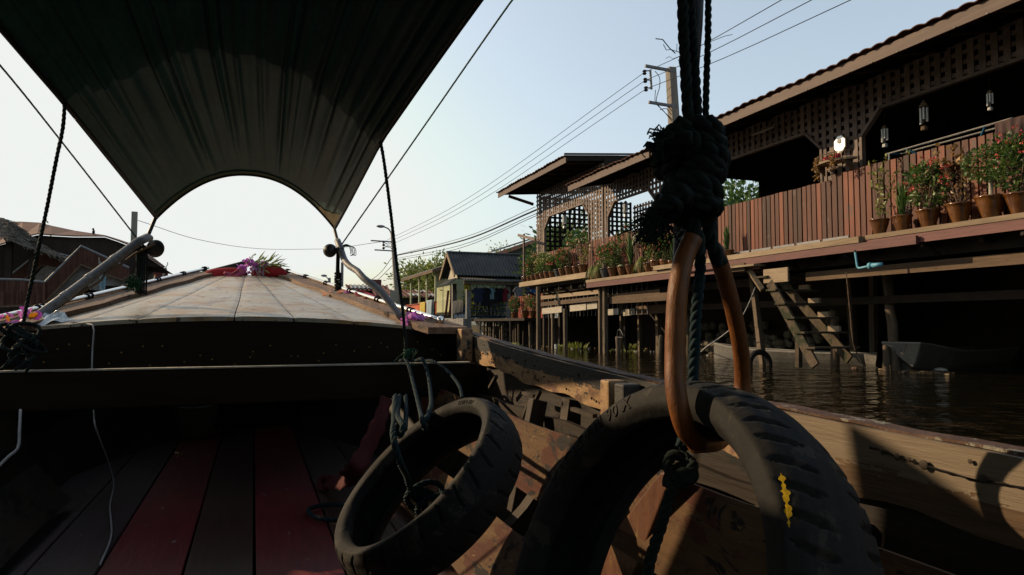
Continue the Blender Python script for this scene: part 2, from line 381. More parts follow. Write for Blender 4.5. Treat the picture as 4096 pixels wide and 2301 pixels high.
roof(-2, 13.0, 4.84, .20); roof(13.32, 17.70, 4.84, .20); roof(17.78, 23.75, 5.72, .085, x1=11.2)
# end boards of the upper roof
q = MB(); q.beam((8.43, 17.79, 5.66), (11.2, 17.79, 5.90), .03, .16); q.build('end_board', M['underdark'], house)
q = MB(); q.beam((8.33, 17.76, 5.77), (11.2, 17.76, 6.015), .05, .05); q.build('roof_edge_trim', M['fascia'], house)
q = MB(); q.box((9.62, 17.72, 4.9), (11.2, 17.76, 5.75)); q.build('gable_board', M['interior'], house)
q = MB(); q.beam((8.43, 13.31, 4.745), (9.6, 13.31, 4.98), .02, .2); q.build('end_board', M['lattice'], house)
# small brace at the far corner
q = MB(); q.beam((9.55, 23.05, 5.25), (8.6, 23.1, 5.5), .06, .1); q.build('eave_brace', M['fascia'], house)
# string of small bulbs under the near eave
q = MB(); yy = 5.2
while yy < 13: q.blob((8.39, yy, 4.655), .012, 6); yy += .42
yy = 13.5
while yy < 17.6: q.blob((8.39, yy, 4.655), .012, 6); yy += .42
q.build('light_string', M['whitewood'], house)
# grey metal tray strip at the foot of the fence
q = MB()
for a in range(6): q.box((9.40, 8.75+a*.62, 2.25), (9.42, 8.75+a*.62+.56, 2.335)); 
q.build('tray_edge', M['galv'], house)
# --- piles
def pile(u, v, wpx, topz=2.1, tu=None, tv=None, m_='pile', z=0., rnd_=False, x=None):
    a = at(u, v, z=0); wd = wpx/FX*(a-EYE).dot(fw)
    if tu: t = at(tu, tv, x=a.x)
    else: t = V((a.x, a.y, topz))
    a2 = a+(a-t)*(.5/max(.3, (t-a).length)); q = MB()
    if rnd_:
        pts = [a2.lerp(t, i/9)+V((rnd.uniform(-.02,.02), rnd.uniform(-.02,.02), 0)) for i in range(10)]
        q.tube(pts, [wd/2*rnd.uniform(.92, 1.06) for _ in pts], 12); return q.build('pile', M[m_], house, smooth_=True)
    k = 6
    for i in range(k):
        p0 = a2.lerp(t, i/k); p1 = a2.lerp(t, (i+1)/k)
        j = [1+.06*math.sin(i*1.7+u), 1+.06*math.sin((i+1)*1.7+u)]
        q.beam(p0, p1, wd*j[0]*.85, wd*j[0]*.85, up=(0, 1, 0), w2=wd*j[1]*.85, h2=wd*j[1]*.85, c=.5)
    q.build('pile', M[m_], house, bev=.008)
pile(2154, 1398, 17); pile(2176, 1392, 8); pile(2198, 1392, 9); pile(2212, 1395, 13); pile(2262, 1400, 17, 1.35)
pile(2402, 1414, 15, 1.9); pile(2422, 1415, 20); pile(2486, 1402, 13); pile(2560, 1405, 16); pile(2634, 1412, 20); pile(2756, 1420, 22, rnd_=True)
pile(2910, 1405, 16, m_='underdark'); pile(3105, 1388, 24); pile(3052, 1456, 26, tu=3006, tv=1075)
pile(3419, 1445, 30, tu=3396, tv=1030); pile(3495, 1452, 28, tu=3492, tv=1100); pile(3583, 1484, 38, tu=3546, tv=1062, rnd_=True)
pile(3860, 1400, 22, m_='underdark'); pile(4010, 1385, 22, m_='underdark'); pile(2330, 1380, 14, m_='underdark'); pile(2505, 1398, 18, m_='underdark')
pile(2865, 1398, 13, m_='mossy'); pile(3245, 1402, 14, m_='mossy'); pile(3700, 1392, 16, m_='mossy')
# white down pipe, thin pipes
q = MB(); q.tube([(9.45, 17.55, 1.95), (9.45, 17.55, 1.15)], .022, 8); q.build('drain_pipe', M['whitewood'], house)
# --- horizontal boards below the far section
def board(u0, v0, u1, v1, hpx, x, m_='weather', th=.03, nm='rail_board'):
    a = at(u0, v0, x=x); b_ = at(u1, v1, x=x); h = hpx/FX*((a-EYE).dot(fw)+(b_-EYE).dot(fw))/2
    q = MB(); q.beam(a, b_, th, h); return q.build(nm, M[m_], house, bev=.004)
board(2163, 1192, 2400, 1167, 15, 9.45); board(2163, 1218, 2398, 1194, 17, 9.5, 'oldwood')
board(2169, 1246, 2250, 1237, 24, 9.6, 'whitewood'); board(2281, 1234, 2345, 1227, 26, 9.6, 'whitewood'); board(2349, 1226, 2390, 1221, 26, 9.62, 'whitewood')
board(2166, 1170, 2346, 1146, 18, 9.6, 'oldwood'); board(2425, 1191, 2640, 1168, 22, 9.6, 'oldwood'); board(2431, 1250, 2474, 1246, 24, 9.7, 'whitewood')
board(2494, 1252, 2540, 1246, 26, 10.1, 'whitewood'); board(2545, 1243, 2690, 1232, 34, 10.5, 'oldwood')
q = MB()
for k in range(24): q.box((9.9, 15.9+k*.27, 1.1), (9.918, 15.918+k*.27, 2.1))
q.build('screen_bars', M['galv'], house)
# corner bracket under the deck, next to the stairs
q = MB(); q.beam(at(2990, 1070, x=9.15), at(3050, 1160, x=9.3), .09, .17, up=(0, 1, 1)); q.beam(at(2925, 1073, x=9.05), at(3040, 1060, x=9.05), .3, .04); q.build('bracket', M['weather'], house, bev=.006)
# pots' shelves
for a, b_, z1, th, m1, nm in ((17.95, 23.35, 2.37, .165, 'weather', 'pot_shelf'), (10.6, 17.96, 2.13, .085, 'weather', 'pot_shelf'), (4.2, 8.15, 2.245, .075, 'weather', 'pot_shelf')):
    q = MB(); q.box((9.10, a, z1-th), (9.50, b_, z1)); q.build(nm, M[m1], house, bev=.006)
for a, b_, z0, z1 in ((10.6, 17.95, 1.90, 2.043), (4.2, 8.15, 2.03, 2.168)):
    q = MB(); q.box((9.115, a, z0), (9.15, b_, z1)); q.build('shelf_edge_board', M['maroon'], house)
for k in range(14): y = 4.4+k*1.4; q = MB(); q.beam((9.15, y, 1.99), (9.5, y, 1.86), .04, .06); q.build('shelf_brace', M['underdark'], house)
# bank wall under the house : stones
M['stone'] = surf('stone', (.12,.10,.07), (.24,.20,.14), 6, (1,1,1), .9, .5, .4, patch=((.05,.07,.02), .60, 3))
q = MB(); q.box((16.1, -4, -.6), (16.6, 12.7, 2.3)); q.box((13.6, 12.7, -.6), (16.6, 12.9, 2.3)); q.box((13.6, 12.9, -.6), (14.2, 23.4, 2.1)); q.box((10.6, 23.05, -.6), (13.6, 23.2, 2.1)); q.build('bank_wall', M['underdark'], label='dark earth bank wall behind the piles under the stilt house', cat='wall')
q = MB()
for k in range(150):
    yy = rnd.uniform(12.8, 19.0); h = rnd.random(); q.blob((12.1+h*1.2, yy, -.1+h*.95), rnd.uniform(.10, .20), 8, sx=.6, sz=.8)
q.build('stone_revetment', M['stone'], label='heap of pale stones on the bank behind the piles', cat='stones', kind='stuff')

# ================================================= STAIRS AT THE JETTY
st = thing('wooden_stairs', (9.3, 10, 0), 'weathered open wooden stairs going down from the deck into the water', 'stairs')
for x_, dy in ((9.0, 0), (9.85, .25)):
    q = MB(); a = at(3080, 1130, x=x_) if x_ == 9.0 else at(3110, 1100, x=x_); b_ = at(3262, 1465, x=x_) if x_ == 9.0 else at(3400, 1440, x=9.85)
    q.beam(a, b_, .05, .19, up=(0, 1, 1)); q.build('stringer', M['mossy'], st, bev=.006)
A_ = at(3055, 1112, x=8.98); B_ = at(3245, 1396, x=8.98)
for k in range(6):
    p = A_.lerp(B_, k/5); q = MB(); q.box((8.92, p.y-.14, p.z), (9.95, p.y+.12, p.z+.035)); q.build('step', M['mossy'], st, bev=.005)
for k in range(4):
    p = A_.lerp(B_, (k+.6)/5); q = MB(); q.box((9.78, p.y-.16, p.z-.1), (9.83, p.y+.1, p.z+.03)); q.build('bracket', M['weather'], st)
q = MB(); q.box((9.0, 10.9, 1.88), (9.9, 11.3, 2.04)); q.build('top_board', M['oldwood'], st, bev=.008)
q = MB(); q.box((8.98, 9.72, 1.60), (9.02, 10.35, 1.86)); q.build('side_board', M['weather'], st, bev=.006)
q = MB(); q.beam(at(3195, 1470, x=9.3), at(3195, 1330, x=9.3), .09, .09, up=(0, 1, 0)); q.build('foot_post', M['mossy'], st)
# mooring posts
def post(u, v, wpx, tv, label, tu=None, top=None):
    a = at(u, v, z=0); wd = wpx/FX*(a-EYE).dot(fw); t = at(tu or u, tv, x=a.x); a.z -= .5; q = MB()
    pts = [a.lerp(t, i/8)+V((rnd.uniform(-.01,.01), rnd.uniform(-.01,.01), 0)) for i in range(9)]
    q.tube(pts+[t+V((0,0,.015))], [wd/2*rnd.uniform(.93, 1.05) for _ in pts]+[wd*.36], 10)
    return q.build('mooring_post', M['pile'], smooth_=True, label=label, cat='post', group='old mooring posts in the water')
post(3338, 1460, 34, 1240, 'short round mooring post right beside the foot of the stairs')
post(2470, 1424, 17, 1350, 'low broken mooring post between two far piles'); post(2631, 1428, 18, 1345, 'mossy crooked post beside the pile left of the rope bundle', tu=2645)
post(3545, 1484, 26, 1385, 'short black stump beside the thick leaning pile')
q = MB(); a = at(2470, 1352, z=.3); a = at(2470, 1350, x=at(2470, 1424, z=0).x)
q.tube(smooth([a, a+V((0, -.02, .16)), a+V((0, -.15, .2)), a+V((0, -.3, .05)), a+V((0, -.28, 0)), a], step=.03), .02, 6); q.build('iron_loop', M['black'], label='dark iron loop on top of the low broken post', cat='hook')

# ================================================= POTS
M['pot'] = surf('glazed_pot', (.085,.028,.007), (.27,.105,.022), 5, (1,1,.35), .2, .1, .5, spec=.5, coat=.4, patch=((.045,.018,.008), .56, 4))
M['potgrey'] = surf('grey_pot', (.05,.052,.055), (.10,.10,.10), 6, (1,1,1), .4, .1, 0)
PROF = [(.0,0),(.085,0),(.088,.012),(.10,.05),(.145,.20),(.152,.245),(.166,.252),(.166,.268),(.148,.268),(.14,.22),(.02,.215),(.001,.215)]
def foliage(kind, s, seed):
    """returns list of (part name, material, MB) built around the origin at soil level"""
    r = random.Random(seed); L = MB(); F = MB(); T = MB(); out = []
    def rv(): return V((r.gauss(0, 1), r.gauss(0, 1), r.gauss(0, 1))).normalized()
    if kind in ('bush', 'cream'):
        cz_ = .42*s; rx, ry, rz_ = .24*s, .34*s, .36*s
        for k in range(13):
            d = rv(); tip = V((d.x*rx*.8, d.y*ry*.8, cz_+d.z*rz_*.7)); T.tube(smooth([V((0, 0, -.03)), tip*.5+V((0, 0, .08)), tip], step=.07), .007, 5)
        cl = [rv() for _ in range(26)]
        for k in range(1000 if kind == 'bush' else 700):
            d = (r.choice(cl)+rv()*.45) if r.random() < .8 else rv(); d = d.normalized()*r.uniform(.35, 1)**.5*r.uniform(.8, 1.12)
            L.leaf(V((d.x*rx, d.y*ry, cz_+d.z*rz_)), d+rv()*.8+V((0, 0, .3)), r.uniform(.045, .09), r.uniform(.025, .042), c=r.random())
        for k in range(34 if kind == 'bush' else 46):
            d = rv(); d.z = abs(d.z)*.9-.25; d = d.normalized()*r.uniform(.9, 1.15); p = V((d.x*rx, d.y*ry, cz_+d.z*rz_))
            for _ in range(9): F.leaf(p+rv()*.024, rv(), r.uniform(.018, .032), .026, c=r.random())
        out += [('foliage', 'leaf', L), ('stem', 'oldwood', T), ('flowers', {'cream': 'cream'}.get(kind, 'red'), F)]
    elif kind in ('sparse', 'clump', 'dry'):
        nst = {'bush': 12, 'cream': 10, 'sparse': 6, 'clump': 3, 'dry': 5}[kind]
        for k in range(nst):
            a = r.uniform(0, 6.28); o = r.uniform(.1, .75)*s; h = r.uniform(.55, 1.25)*s
            tip = V((math.cos(a)*o*.55, math.sin(a)*o*.75, h)); mid = tip*.5+V((r.uniform(-.04, .04), r.uniform(-.04, .04), .1*s))
            path = smooth([V((0, 0, -.03)), mid, tip], step=.06); T.tube(path, [.009-.006*i/len(path) for i in range(len(path))], 5)
            nl = {'bush': 75, 'cream': 45, 'sparse': 20, 'clump': 40, 'dry': 15}[kind]
            for j in range(nl):
                f = r.uniform(.15, 1) if kind not in ('clump',) else r.uniform(.75, 1)
                p = path[min(len(path)-1, int(f*len(path)))]+rv()*r.uniform(.01, .09 if kind != 'clump' else .15)*s**.5
                L.leaf(p, rv()+V((0, 0, .5)), r.uniform(.055, .11) if kind != 'cream' else r.uniform(.06, .12), r.uniform(.03, .05), c=r.random())
            if kind == 'clump':
                for j in range(5 if kind != 'cream' else 9):
                    p = path[-1-r.randint(0, max(1, len(path)//3))]+rv()*.06
                    for _ in range(10): F.leaf(p+rv()*.03, rv(), r.uniform(.02, .035), .028, c=r.random())
        fm = {'cream': 'cream', 'clump': 'pink'}.get(kind, 'red'); lm = 'leafdry' if kind == 'dry' else 'leafy' if kind == 'sparse' else 'leaf'
        out += [('foliage', lm, L), ('stem', 'oldwood', T)]
        if F.v: out.append(('flowers', fm, F))
    elif kind in ('grass', 'blades'):
        nb = 260 if kind == 'grass' else 34
        for k in range(nb):
            a = r.uniform(0, 6.28); h = r.uniform(.5, 1)*s*(.75 if kind == 'grass' else 1.3); o = r.uniform(.05, .55)*s*(.8 if kind == 'grass' else .45)
            d = V((math.cos(a), math.sin(a), 0)); wd = .006 if kind == 'grass' else .04; side = V((-d.y, d.x, 0)); pts = []
            for i in range(6):
                t = i/5; z = h*(t*(1.6-t) if kind == 'grass' else t)-(o*t*t*t*1.6 if kind == 'grass' else 0); pts.append((d*(o*t*t+.02)+V((0, 0, z)), wd*(1-t)**.6+.001))
            L.add([q_ for p, w_ in pts for q_ in (p-side*w_, p+side*w_)], [(2*i, 2*i+1, 2*i+3, 2*i+2) for i in range(5)], 0, r.random())
        out.append(('foliage', 'leafy' if kind == 'grass' else 'leaf', L))
    elif kind == 'topiary':
        T.tube(smooth([V((0, 0, -.03)), V((.03, .01, .15)), V((0, -.01, .30))], step=.05), .028, 8)
        for k in range(950):
            p = rv()*r.uniform(.6, 1)**.5; L.leaf(V((p.x*.2*s, p.y*.28*s, .40*s+p.z*.19*s)), rv()+p, r.uniform(.03, .06), r.uniform(.02, .035), c=r.random())
        out += [('foliage', 'leaf', L), ('stem', 'whitewood', T)]
    return out
POTDATA = {}
def potted(loc, kind, s, ps, label, group, seed=0, pm='pot'):
    s = s*1.3; key = (kind, round(s, 1), seed % 3, pm)
    t = thing('potted_plant', loc, label, 'potted plant', group)
    sc = ps
    if 'pot'+pm not in POTDATA:
        q = MB(); q.lathe(PROF, 26, (0, 0, 0), wave=.006); POTDATA['pot'+pm] = q
    q0 = POTDATA['pot'+pm]; q = MB(); q.v = [(loc[0]+p[0]*sc, loc[1]+p[1]*sc, loc[2]+p[2]*sc) for p in q0.v]; q.f = q0.f; q.m = q0.m; q.c = q0.c
    if 'pm'+pm in POTDATA:
        o = bpy.data.objects.new('pot', POTDATA['pm'+pm]); C.objects.link(o); o.parent = t; o.scale = (sc,)*3; o.rotation_euler.z = rnd.uniform(0, 6)
    else:
        q = MB(); q.lathe(PROF, 26, V(loc), wave=.006); o = q.build('pot', M[pm], t, smooth_=True); o.scale = (sc,)*3; POTDATA['pm'+pm] = o.data
    z = .215*sc
    if key not in POTDATA:
        POTDATA[key] = []
        for nm, mm, b_ in foliage(kind, s, seed):
            b_.v = [(p[0]+loc[0], p[1]+loc[1], p[2]+loc[2]) for p in b_.v]; oo = b_.build(nm, M[mm], t); POTDATA[key].append((nm, oo.data)); oo.location.z = z
    else:
        rz = rnd.uniform(-.6, .6)
        for nm, dt in POTDATA[key]:
            oo = bpy.data.objects.new(nm, dt); C.objects.link(oo); oo.parent = t; oo.location.z = z; oo.rotation_euler.z = rz
    return t
ordn = ['first','second','third','fourth','fifth','sixth','seventh','eighth','ninth','tenth','eleventh','twelfth','thirteenth','fourteenth','fifteenth','sixteenth']
look = {'bush': 'a bushy red-flowered shrub', 'cream': 'a cream-flowered shrub', 'sparse': 'a sparse yellow-green plant', 'clump': 'a tall pink flower head', 'dry': 'dry brown stems', 'grass': 'drooping yellowish grass', 'blades': 'upright sword leaves', 'topiary': 'a clipped round crown'}
pn = {'pot': 'brown glazed pot', 'potgrey': 'grey pot'}
def row(lst, z, where, grp, first=None):
    for i, (u, v, kind, s, ps, pm) in enumerate(lst):
        p = at(u, v, x=9.22); 
        potted((9.27, p.y, z), kind, s, ps, '%s with %s, %s from left on the %s' % (pn[pm], look[kind], ordn[i], where), grp, i*5+1, pm)
row([(2092,1118,'dry',.35,.78,'pot'),(2112,1115,'bush',.55,.75,'pot'),(2128,1113,'bush',.8,.8,'pot'),(2146,1110,'sparse',.5,.85,'pot'),(2165,1107,'cream',.75,.85,'pot'),(2184,1104,'cream',.7,.9,'pot'),(2203,1101,'bush',.5,.8,'pot'),
     (2227,1097,'blades',.4,.95,'potgrey'),(2245,1094,'bush',.7,.95,'pot'),(2272,1088,'clump',.7,1.05,'pot'),(2300,1084,'clump',.85,.9,'pot'),(2326,1078,'sparse',.55,1.0,'pot')], 2.37, 'far shelf', 'pots on the far shelf')
row([(2365,1117,'grass',.5,.75,'pot'),(2388,1114,'grass',.5,.85,'pot'),(2416,1108,'bush',.75,1.05,'potgrey'),(2446,1104,'bush',.8,1.0,'pot'),(2484,1098,'clump',.75,.98,'pot'),(2517,1093,'blades',.6,.98,'pot'),
     (2560,1086,'grass',.45,.9,'pot'),(2588,1082,'sparse',.7,.9,'pot'),(2617,1078,'bush',.8,1.0,'pot'),(2655,1072,'bush',.7,.95,'pot'),(2684,1068,'blades',.5,.8,'pot'),(2900,1045,'blades',.35,.95,'pot')], 2.13, 'middle shelf', 'pots on the middle shelf')
row([(3510,935,'sparse',.75,.92,'pot'),(3600,922,'blades',.38,.92,'pot'),(3705,908,'bush',.8,1.0,'pot'),(3830,890,'dry',.75,1.05,'pot'),(3955,872,'topiary',1,1.15,'pot'),(4070,850,'bush',.9,1.05,'pot')], 2.245, 'near shelf', 'pots on the near shelf')
# green melon on a pot
q = MB(); a = at(2484, 1060, x=9.27); q.blob((9.27, a.y, 2.13+.275), .085, 14, sz=.55, sy=1.35)
q.build('melon', surf('melon', (.18,.24,.12), (.34,.38,.24), 12, (6,1,1), .5, .1, 0), smooth_=True, label='pale green gourd resting on a brown pot in the middle row', cat='gourd')
# knobbly dry hanging fern ball behind the near pots
t = thing('hanging_plant', at(3800, 640, x=9.42), 'curly brown dried plant in front of the plank fence above the near pots', 'plant')
q = MB(); c0 = at(3800, 640, x=9.40)
for k in range(60):
    d = V((rnd.gauss(0,.04), rnd.gauss(0,.15), rnd.gauss(0,.09))); q.leaf(c0+d, V((rnd.uniform(-1,.2), rnd.uniform(-1,1), rnd.uniform(-.6,1))), rnd.uniform(.06,.12), rnd.uniform(.05,.09), droop=.3)
q.build('foliage', M['leafdry'], t); q = MB(); q.tube([c0, at(3790, 780, x=9.4), at(3830, 860, x=9.35)], .008, 5); q.build('stem', M['oldwood'], t)
# ================================================= THINGS ON THE HOUSE
M['silver'] = surf('aluminium_tube', (.6,.6,.58), (.75,.74,.7), 20, (1,1,1), .35, .05, .1, metal=.3)
def chime(u, v0, v1, x, label, cone=True):
    a = at(u, v0, x=x); b_ = at(u, v1, x=x); h = a.z-b_.z
    t = thing('wind_chime', (a.x, a.y, a.z), label, 'wind chime', 'wind chimes under the eave')
    q = MB(); q.tube([a+V((0,0,.45)), a], .004, 4); q.build('cord', M['black'], t)
    q = MB(); r0 = h*.17
    q.lathe([(.004, 0), (r0*.9, -h*.22), (r0, -h*.25), (0.001, -h*.25)] if cone else [(.004, -.1*h), (r0*.6, -h*.2), (r0*.6, -h*.24), (.001, -h*.25)], 12, a); q.build('top_cap', M['oldwood'], t)
    for k in range(5):
        an = k*1.257; p = a+V((math.cos(an)*r0*.55, math.sin(an)*r0*.55, -h*.27)); q = MB()
        q.tube([p, p+V((0, 0, -h*(.38+.07*(k % 3)))) ], h*.04, 8); q.build('chime_tube', M['silver'], t)
    q = MB(); p = a+V((0, .0, -h*.86)); q.tube([a-V((0,0,h*.25)), p], .003, 4); q.lathe([(.001, .0), (h*.10, 0), (h*.11, -h*.12), (.001, -h*.14)], 10, p); q.build('clapper', M['silver'] if not cone else M['oldwood'], t)
chime(3538, 490, 592, 9.75, 'leftmost wind chime of metal tubes in the near dark opening', False)
chime(3694, 400, 525, 9.7, 'wind chime with pointed cap in the middle of the near dark opening')
chime(3958, 350, 445, 9.7, 'wind chime at the right end of the near dark opening', False)
chime(2258, 845, 915, 9.75, 'wind chime of pale tubes in the far window opening', False)
chime(2502, 795, 870, 9.8, 'long wind chime hanging in the second far window opening', False)
# octagonal mirror
t = thing('octagonal_mirror', at(3364, 590, x=9.5), 'bright octagonal mirror on the lattice between the two dark openings', 'mirror')
c0 = at(3362, 577, x=9.50); q = MB()
pts = [c0+V((0, .135*math.cos(math.pi/8+k*math.pi/4), .165*math.sin(math.pi/8+k*math.pi/4))) for k in range(8)]
q.prism(pts, (-.02, 0, 0)); q.build('frame', M['whitewood'], t)
gm = surf('mirror_glass', (.85,.88,.88), (.9,.92,.92), 10, (1,1,1), .3, 0, 0, metal=.3, grain=False, dim=1.6)
q = MB(); q.prism([c0+(p-c0)*.9+V((-.021, 0, 0)) for p in pts], (-.004, 0, 0)); q.build('mirror_glass', gm, t)
q = MB(); q.lathe([(.001,0),(.04,0),(.045,.01),(.001,.012)], 20); q.v = [(c0.x-.026-p[2], c0.y+p[0], c0.z+.05+p[1]) for p in q.v]; q.build('emblem', M['galv'], t)
# offering shelf
t = thing('flower_shelf', at(3360, 640, x=9.35), 'small half-round wooden shelf with dried garlands under the octagonal mirror', 'shelf')
c0 = at(3355, 655, x=9.48); q = MB()
q.prism([c0+V((-.30*math.sin(a), .40*math.cos(a), 0)) for a in [i*math.pi/10 for i in range(11)]], (0, 0, .035)); q.build('board', M['weather'], t)
for s_ in (-.3, .3): q = MB(); q.prism([c0+V((0, s_, -.16)), c0+V((0, s_, 0)), c0+V((-.25, s_, 0))], (0, .03, 0)); q.build('bracket', M['oldwood'], t)
q = MB()
for k in range(9):
    a = c0+V((-.30*math.sin(k*.35), .40*math.cos(k*.35), .04)); q.tube([a, a+V((0, 0, .10))], .007, 5)
q.tube([c0+V((-.30*math.sin(k*.175), .40*math.cos(k*.175), .14)) for k in range(17)], .009, 5); q.build('rail', M['oldwood'], t)
q = MB()
for a0, hh in ((.35, .34), (1.9, .25), (.9, .16)):
    for k in range(110):
        a = c0+V((-.31*math.sin(a0), .41*math.cos(a0), .06)); q.leaf(a+V((rnd.gauss(0,.02), rnd.gauss(0,.03), -rnd.uniform(0, hh)+.06)), V((rnd.uniform(-1,1), rnd.uniform(-1,1), rnd.uniform(-1,1))), .05, .03)
q.build('dried_garland', M['leafdry'], t); q = MB()
for k in range(3): q.blob(c0+V((-.16, .14-.14*k, .09)), .05, 10)
q.build('red_cup', M['red'], t)
# drying rack
t = thing('drying_rail', at(3800, 560, x=10.0), 'pair of long steel rails with blue brackets behind the plank fence', 'rail')
bl = surf('blue_plastic', (.02,.10,.20), (.04,.18,.32), 20, (1,1,1), .4, .05, 0)
a, b_ = at(3548, 617, x=9.68), at(4045, 475, x=9.68); c_, d_ = at(3600, 617, x=9.95), at(4080, 488, x=9.95)
q = MB(); q.tube([a, b_], .016, 8); q.build('rail', M['metal'], t); q = MB(); q.tube([c_, d_], .016, 8); q.build('rail', M['metal'], t)
for f in (0, .17, .82, 1.0):
    p = a.lerp(b_, f); r_ = c_.lerp(d_, f); q = MB(); q.tube([p, r_ if f in (0, 1.) else r_-V((0, .3 if f < .5 else -.3, .25))], .02, 8); q.build('bracket', bl, t)
for f in (.02, .97):
    p = a.lerp(b_, f); q = MB(); q.tube([p, p-V((0, 0, .35))], .017, 8); q.build('post', M['metal'], t)
# cloth over the fence, pale cloth further left
def drape(c, w_, h, mt_, label, name='draped_cloth', cat='cloth', axis='y', group=None, fold=.02, seed=0, depth=.03):
    q = MB(); c = V(c)
    def fn(a, b_):
        s_ = (a-.5)*w_; s2 = s_*(1-.12*b_); f_ = fold*math.sin(a*22+seed)*(.3+b_)+fold*.5*math.sin(a*9+b_*3+seed)
        e = .035*math.sin(a*5+seed)*b_
        return (c.x-.02-depth*0+f_, c.y+s2, c.z-h*b_+e) if axis == 'y' else (c.x+s2, c.y-.02+f_, c.z-h*b_+e)
    q.grid(fn, 26, 14); return q.build(name, mt_, smooth_=True, label=label, cat=cat, group=group, solid=.004)
drape(at(4045, 470, x=9.48)-V((0,0,.02)), .42, .36, cloth('brown_cloth', (.14,.085,.08)), 'dark brown cloth hung over the plank fence at the right edge')
drape(at(2555, 925, x=9.52), .35, .30, cloth('pale_cloth', (.5,.48,.4)), 'pale cloth hung over the far plank fence', seed=2)
q = MB(); c0 = at(3335, 969, x=9.3)
for k in range(5): q.blob(c0+V((0, .13-.065*k, .02*math.sin(k*2))), .035, 10, sz=.8)
q.build('spool', M['whitewood'], smooth_=True, label='small white spool-shaped fitting at the foot of the plank fence', cat='fitting')
q = MB(); a = at(3045, 533, x=9.3); q.tube(smooth([a, at(3090, 508, x=9.3), at(3098, 490, x=9.35), at(3090, 480, x=9.5)], step=.03), .012, 6); q.beam(at(3008, 542, x=9.3), at(3095, 508, x=9.3), .03, .03)
q.build('tube_lamp', M['whitewood'], label='thin unlit tube lamp on a bent arm below the near eave', cat='lamp')
# blue tap pipe
t = thing('water_pipe', at(3480, 1060, x=9.1), 'light blue plastic pipe with pump fitting on the leaning pile', 'pipe')
lb = surf('pale_blue_plastic', (.12,.38,.52), (.20,.50,.64), 20, (1,1,1), .4, .05, 0)
q = MB(); P_ = [(3421, 1010), (3424, 1030), (3430, 1068), (3436, 1073), (3470, 1066)]; q.tube(smooth([at(u, v, x=9.0) for u, v in P_], step=.02), .018, 10); q.build('pipe', lb, t, smooth_=True)
q = MB(); a = at(3476, 1064, x=9.0); q.tube([a, a+V((.0, -.05, 0))], [.05, .05], 16); q.tube([a+V((0, -.05, 0)), a+V((.03, -.22, .01))], [.038, .03], 12); q.build('pump', lb, t, smooth_=True)
q = MB(); a = at(3421, 1008, x=9.0); q.tube([a, a+V((0, 0, .03))], .014, 8); q.build('valve', M['black'], t)
# mooring line
q = MB(); q.rope([at(3021, 1150, x=9.2), at(2990, 1225, x=9.3), at(2950, 1290, x=9.45), at(2880, 1350, x=9.6), at(2828, 1385, x=9.7), at(2800, 1410, z=.05)], .011, n=4)
q.build('mooring_rope', M['cord'], label='thin pale mooring rope slung from the post to the small boat', cat='rope')
q = MB(); q.rope([at(3385, 1090, x=9.3), at(3400, 1250, x=9.25), at(3415, 1380, x=9.2), at(3450, 1455, z=.02)], .009, n=4); q.build('loose_rope', M['oldwood'], label='loose grey rope dangling from the deck beside the pile into the water', cat='rope')

# ================================================= ROWBOATS
hullm = surf('boat_paint', (.13,.12,.105), (.22,.205,.18), 4, (1,1,.5), .6, .2, 0, patch=((.08,.06,.045), .60, 6))
rimm = surf('boat_rim', (.24,.23,.21), (.36,.34,.31), 4, (1,1,1), .6, .2, 0)
def rowboat(bow, stern, wd, h, label, sq=False):
    bow = V(bow); stern = V(stern); d = stern-bow; L = d.length; d.normalize(); s_ = V((-d.y, d.x, 0)); t = thing('rowboat', (bow+stern)/2, label, 'boat')
    def prof(f): return (.72+.28*min(1, f*5)) if sq else math.sin(min(1, f*1.9+.03)*math.pi/2)**.8*(1-.25*max(0, f-.6))
    def P_(f, a):   # a -1..1 across
        w_ = wd/2*prof(f); e = h+.10*(1-f)**3
        return bow+d*(L*f+(.0 if not sq else -.25*(1-abs(a)*0)*(abs(a) > .5)*(f == 0)))+s_*(w_*a)+V((0, 0, e*(abs(a)**3)-.12+.0*f+(.10*(1-min(1, f*4)) if sq else .05*(1-min(1, f*5)))))
    q = MB(); q.grid(lambda f, a: P_(f, a*2-1), 24, 14); q.add([P_(0, -1+i/7) for i in range(15)]+[P_(0, 1)+V((0, 0, 0))], [tuple(range(15))]); q.build('hull', hullm, t, smooth_=False, solid=.03)
    q = MB(); q.tube([P_(i/24, 1) for i in range(24, -1, -1)]+[P_(i/24, -1) for i in range(25)], .022, 6); q.build('rim', rimm, t)
    for f in (.3, .7):
        a = P_(f, -.9); b_ = P_(f, .9); q = MB(); q.beam(a, b_, .18, .025); q.build('seat', M['weather'], t)
rowboat((10.6, 13.96, -.02), (11.9, 10.6, -.02), .8, .36, 'small grey open boat moored behind the stairs')
rowboat((10.95, 8.98, .02), (15.9, 10.75, .02), .85, .40, 'large grey flat boat moored behind the thick leaning pile', sq=True)
q = MB(); a = at(3190, 1440, z=.1); a = V((9.6, a.y, .02)); q.tube([a+V((.25*math.cos(t_), .10, .25*math.sin(t_))) for t_ in [i*.26 for i in range(24)]], .06, 8, closed=True); q.build('fender_tyre', M['rubber'], label='old black tyre half sunk at the foot of the stairs', cat='tyre')
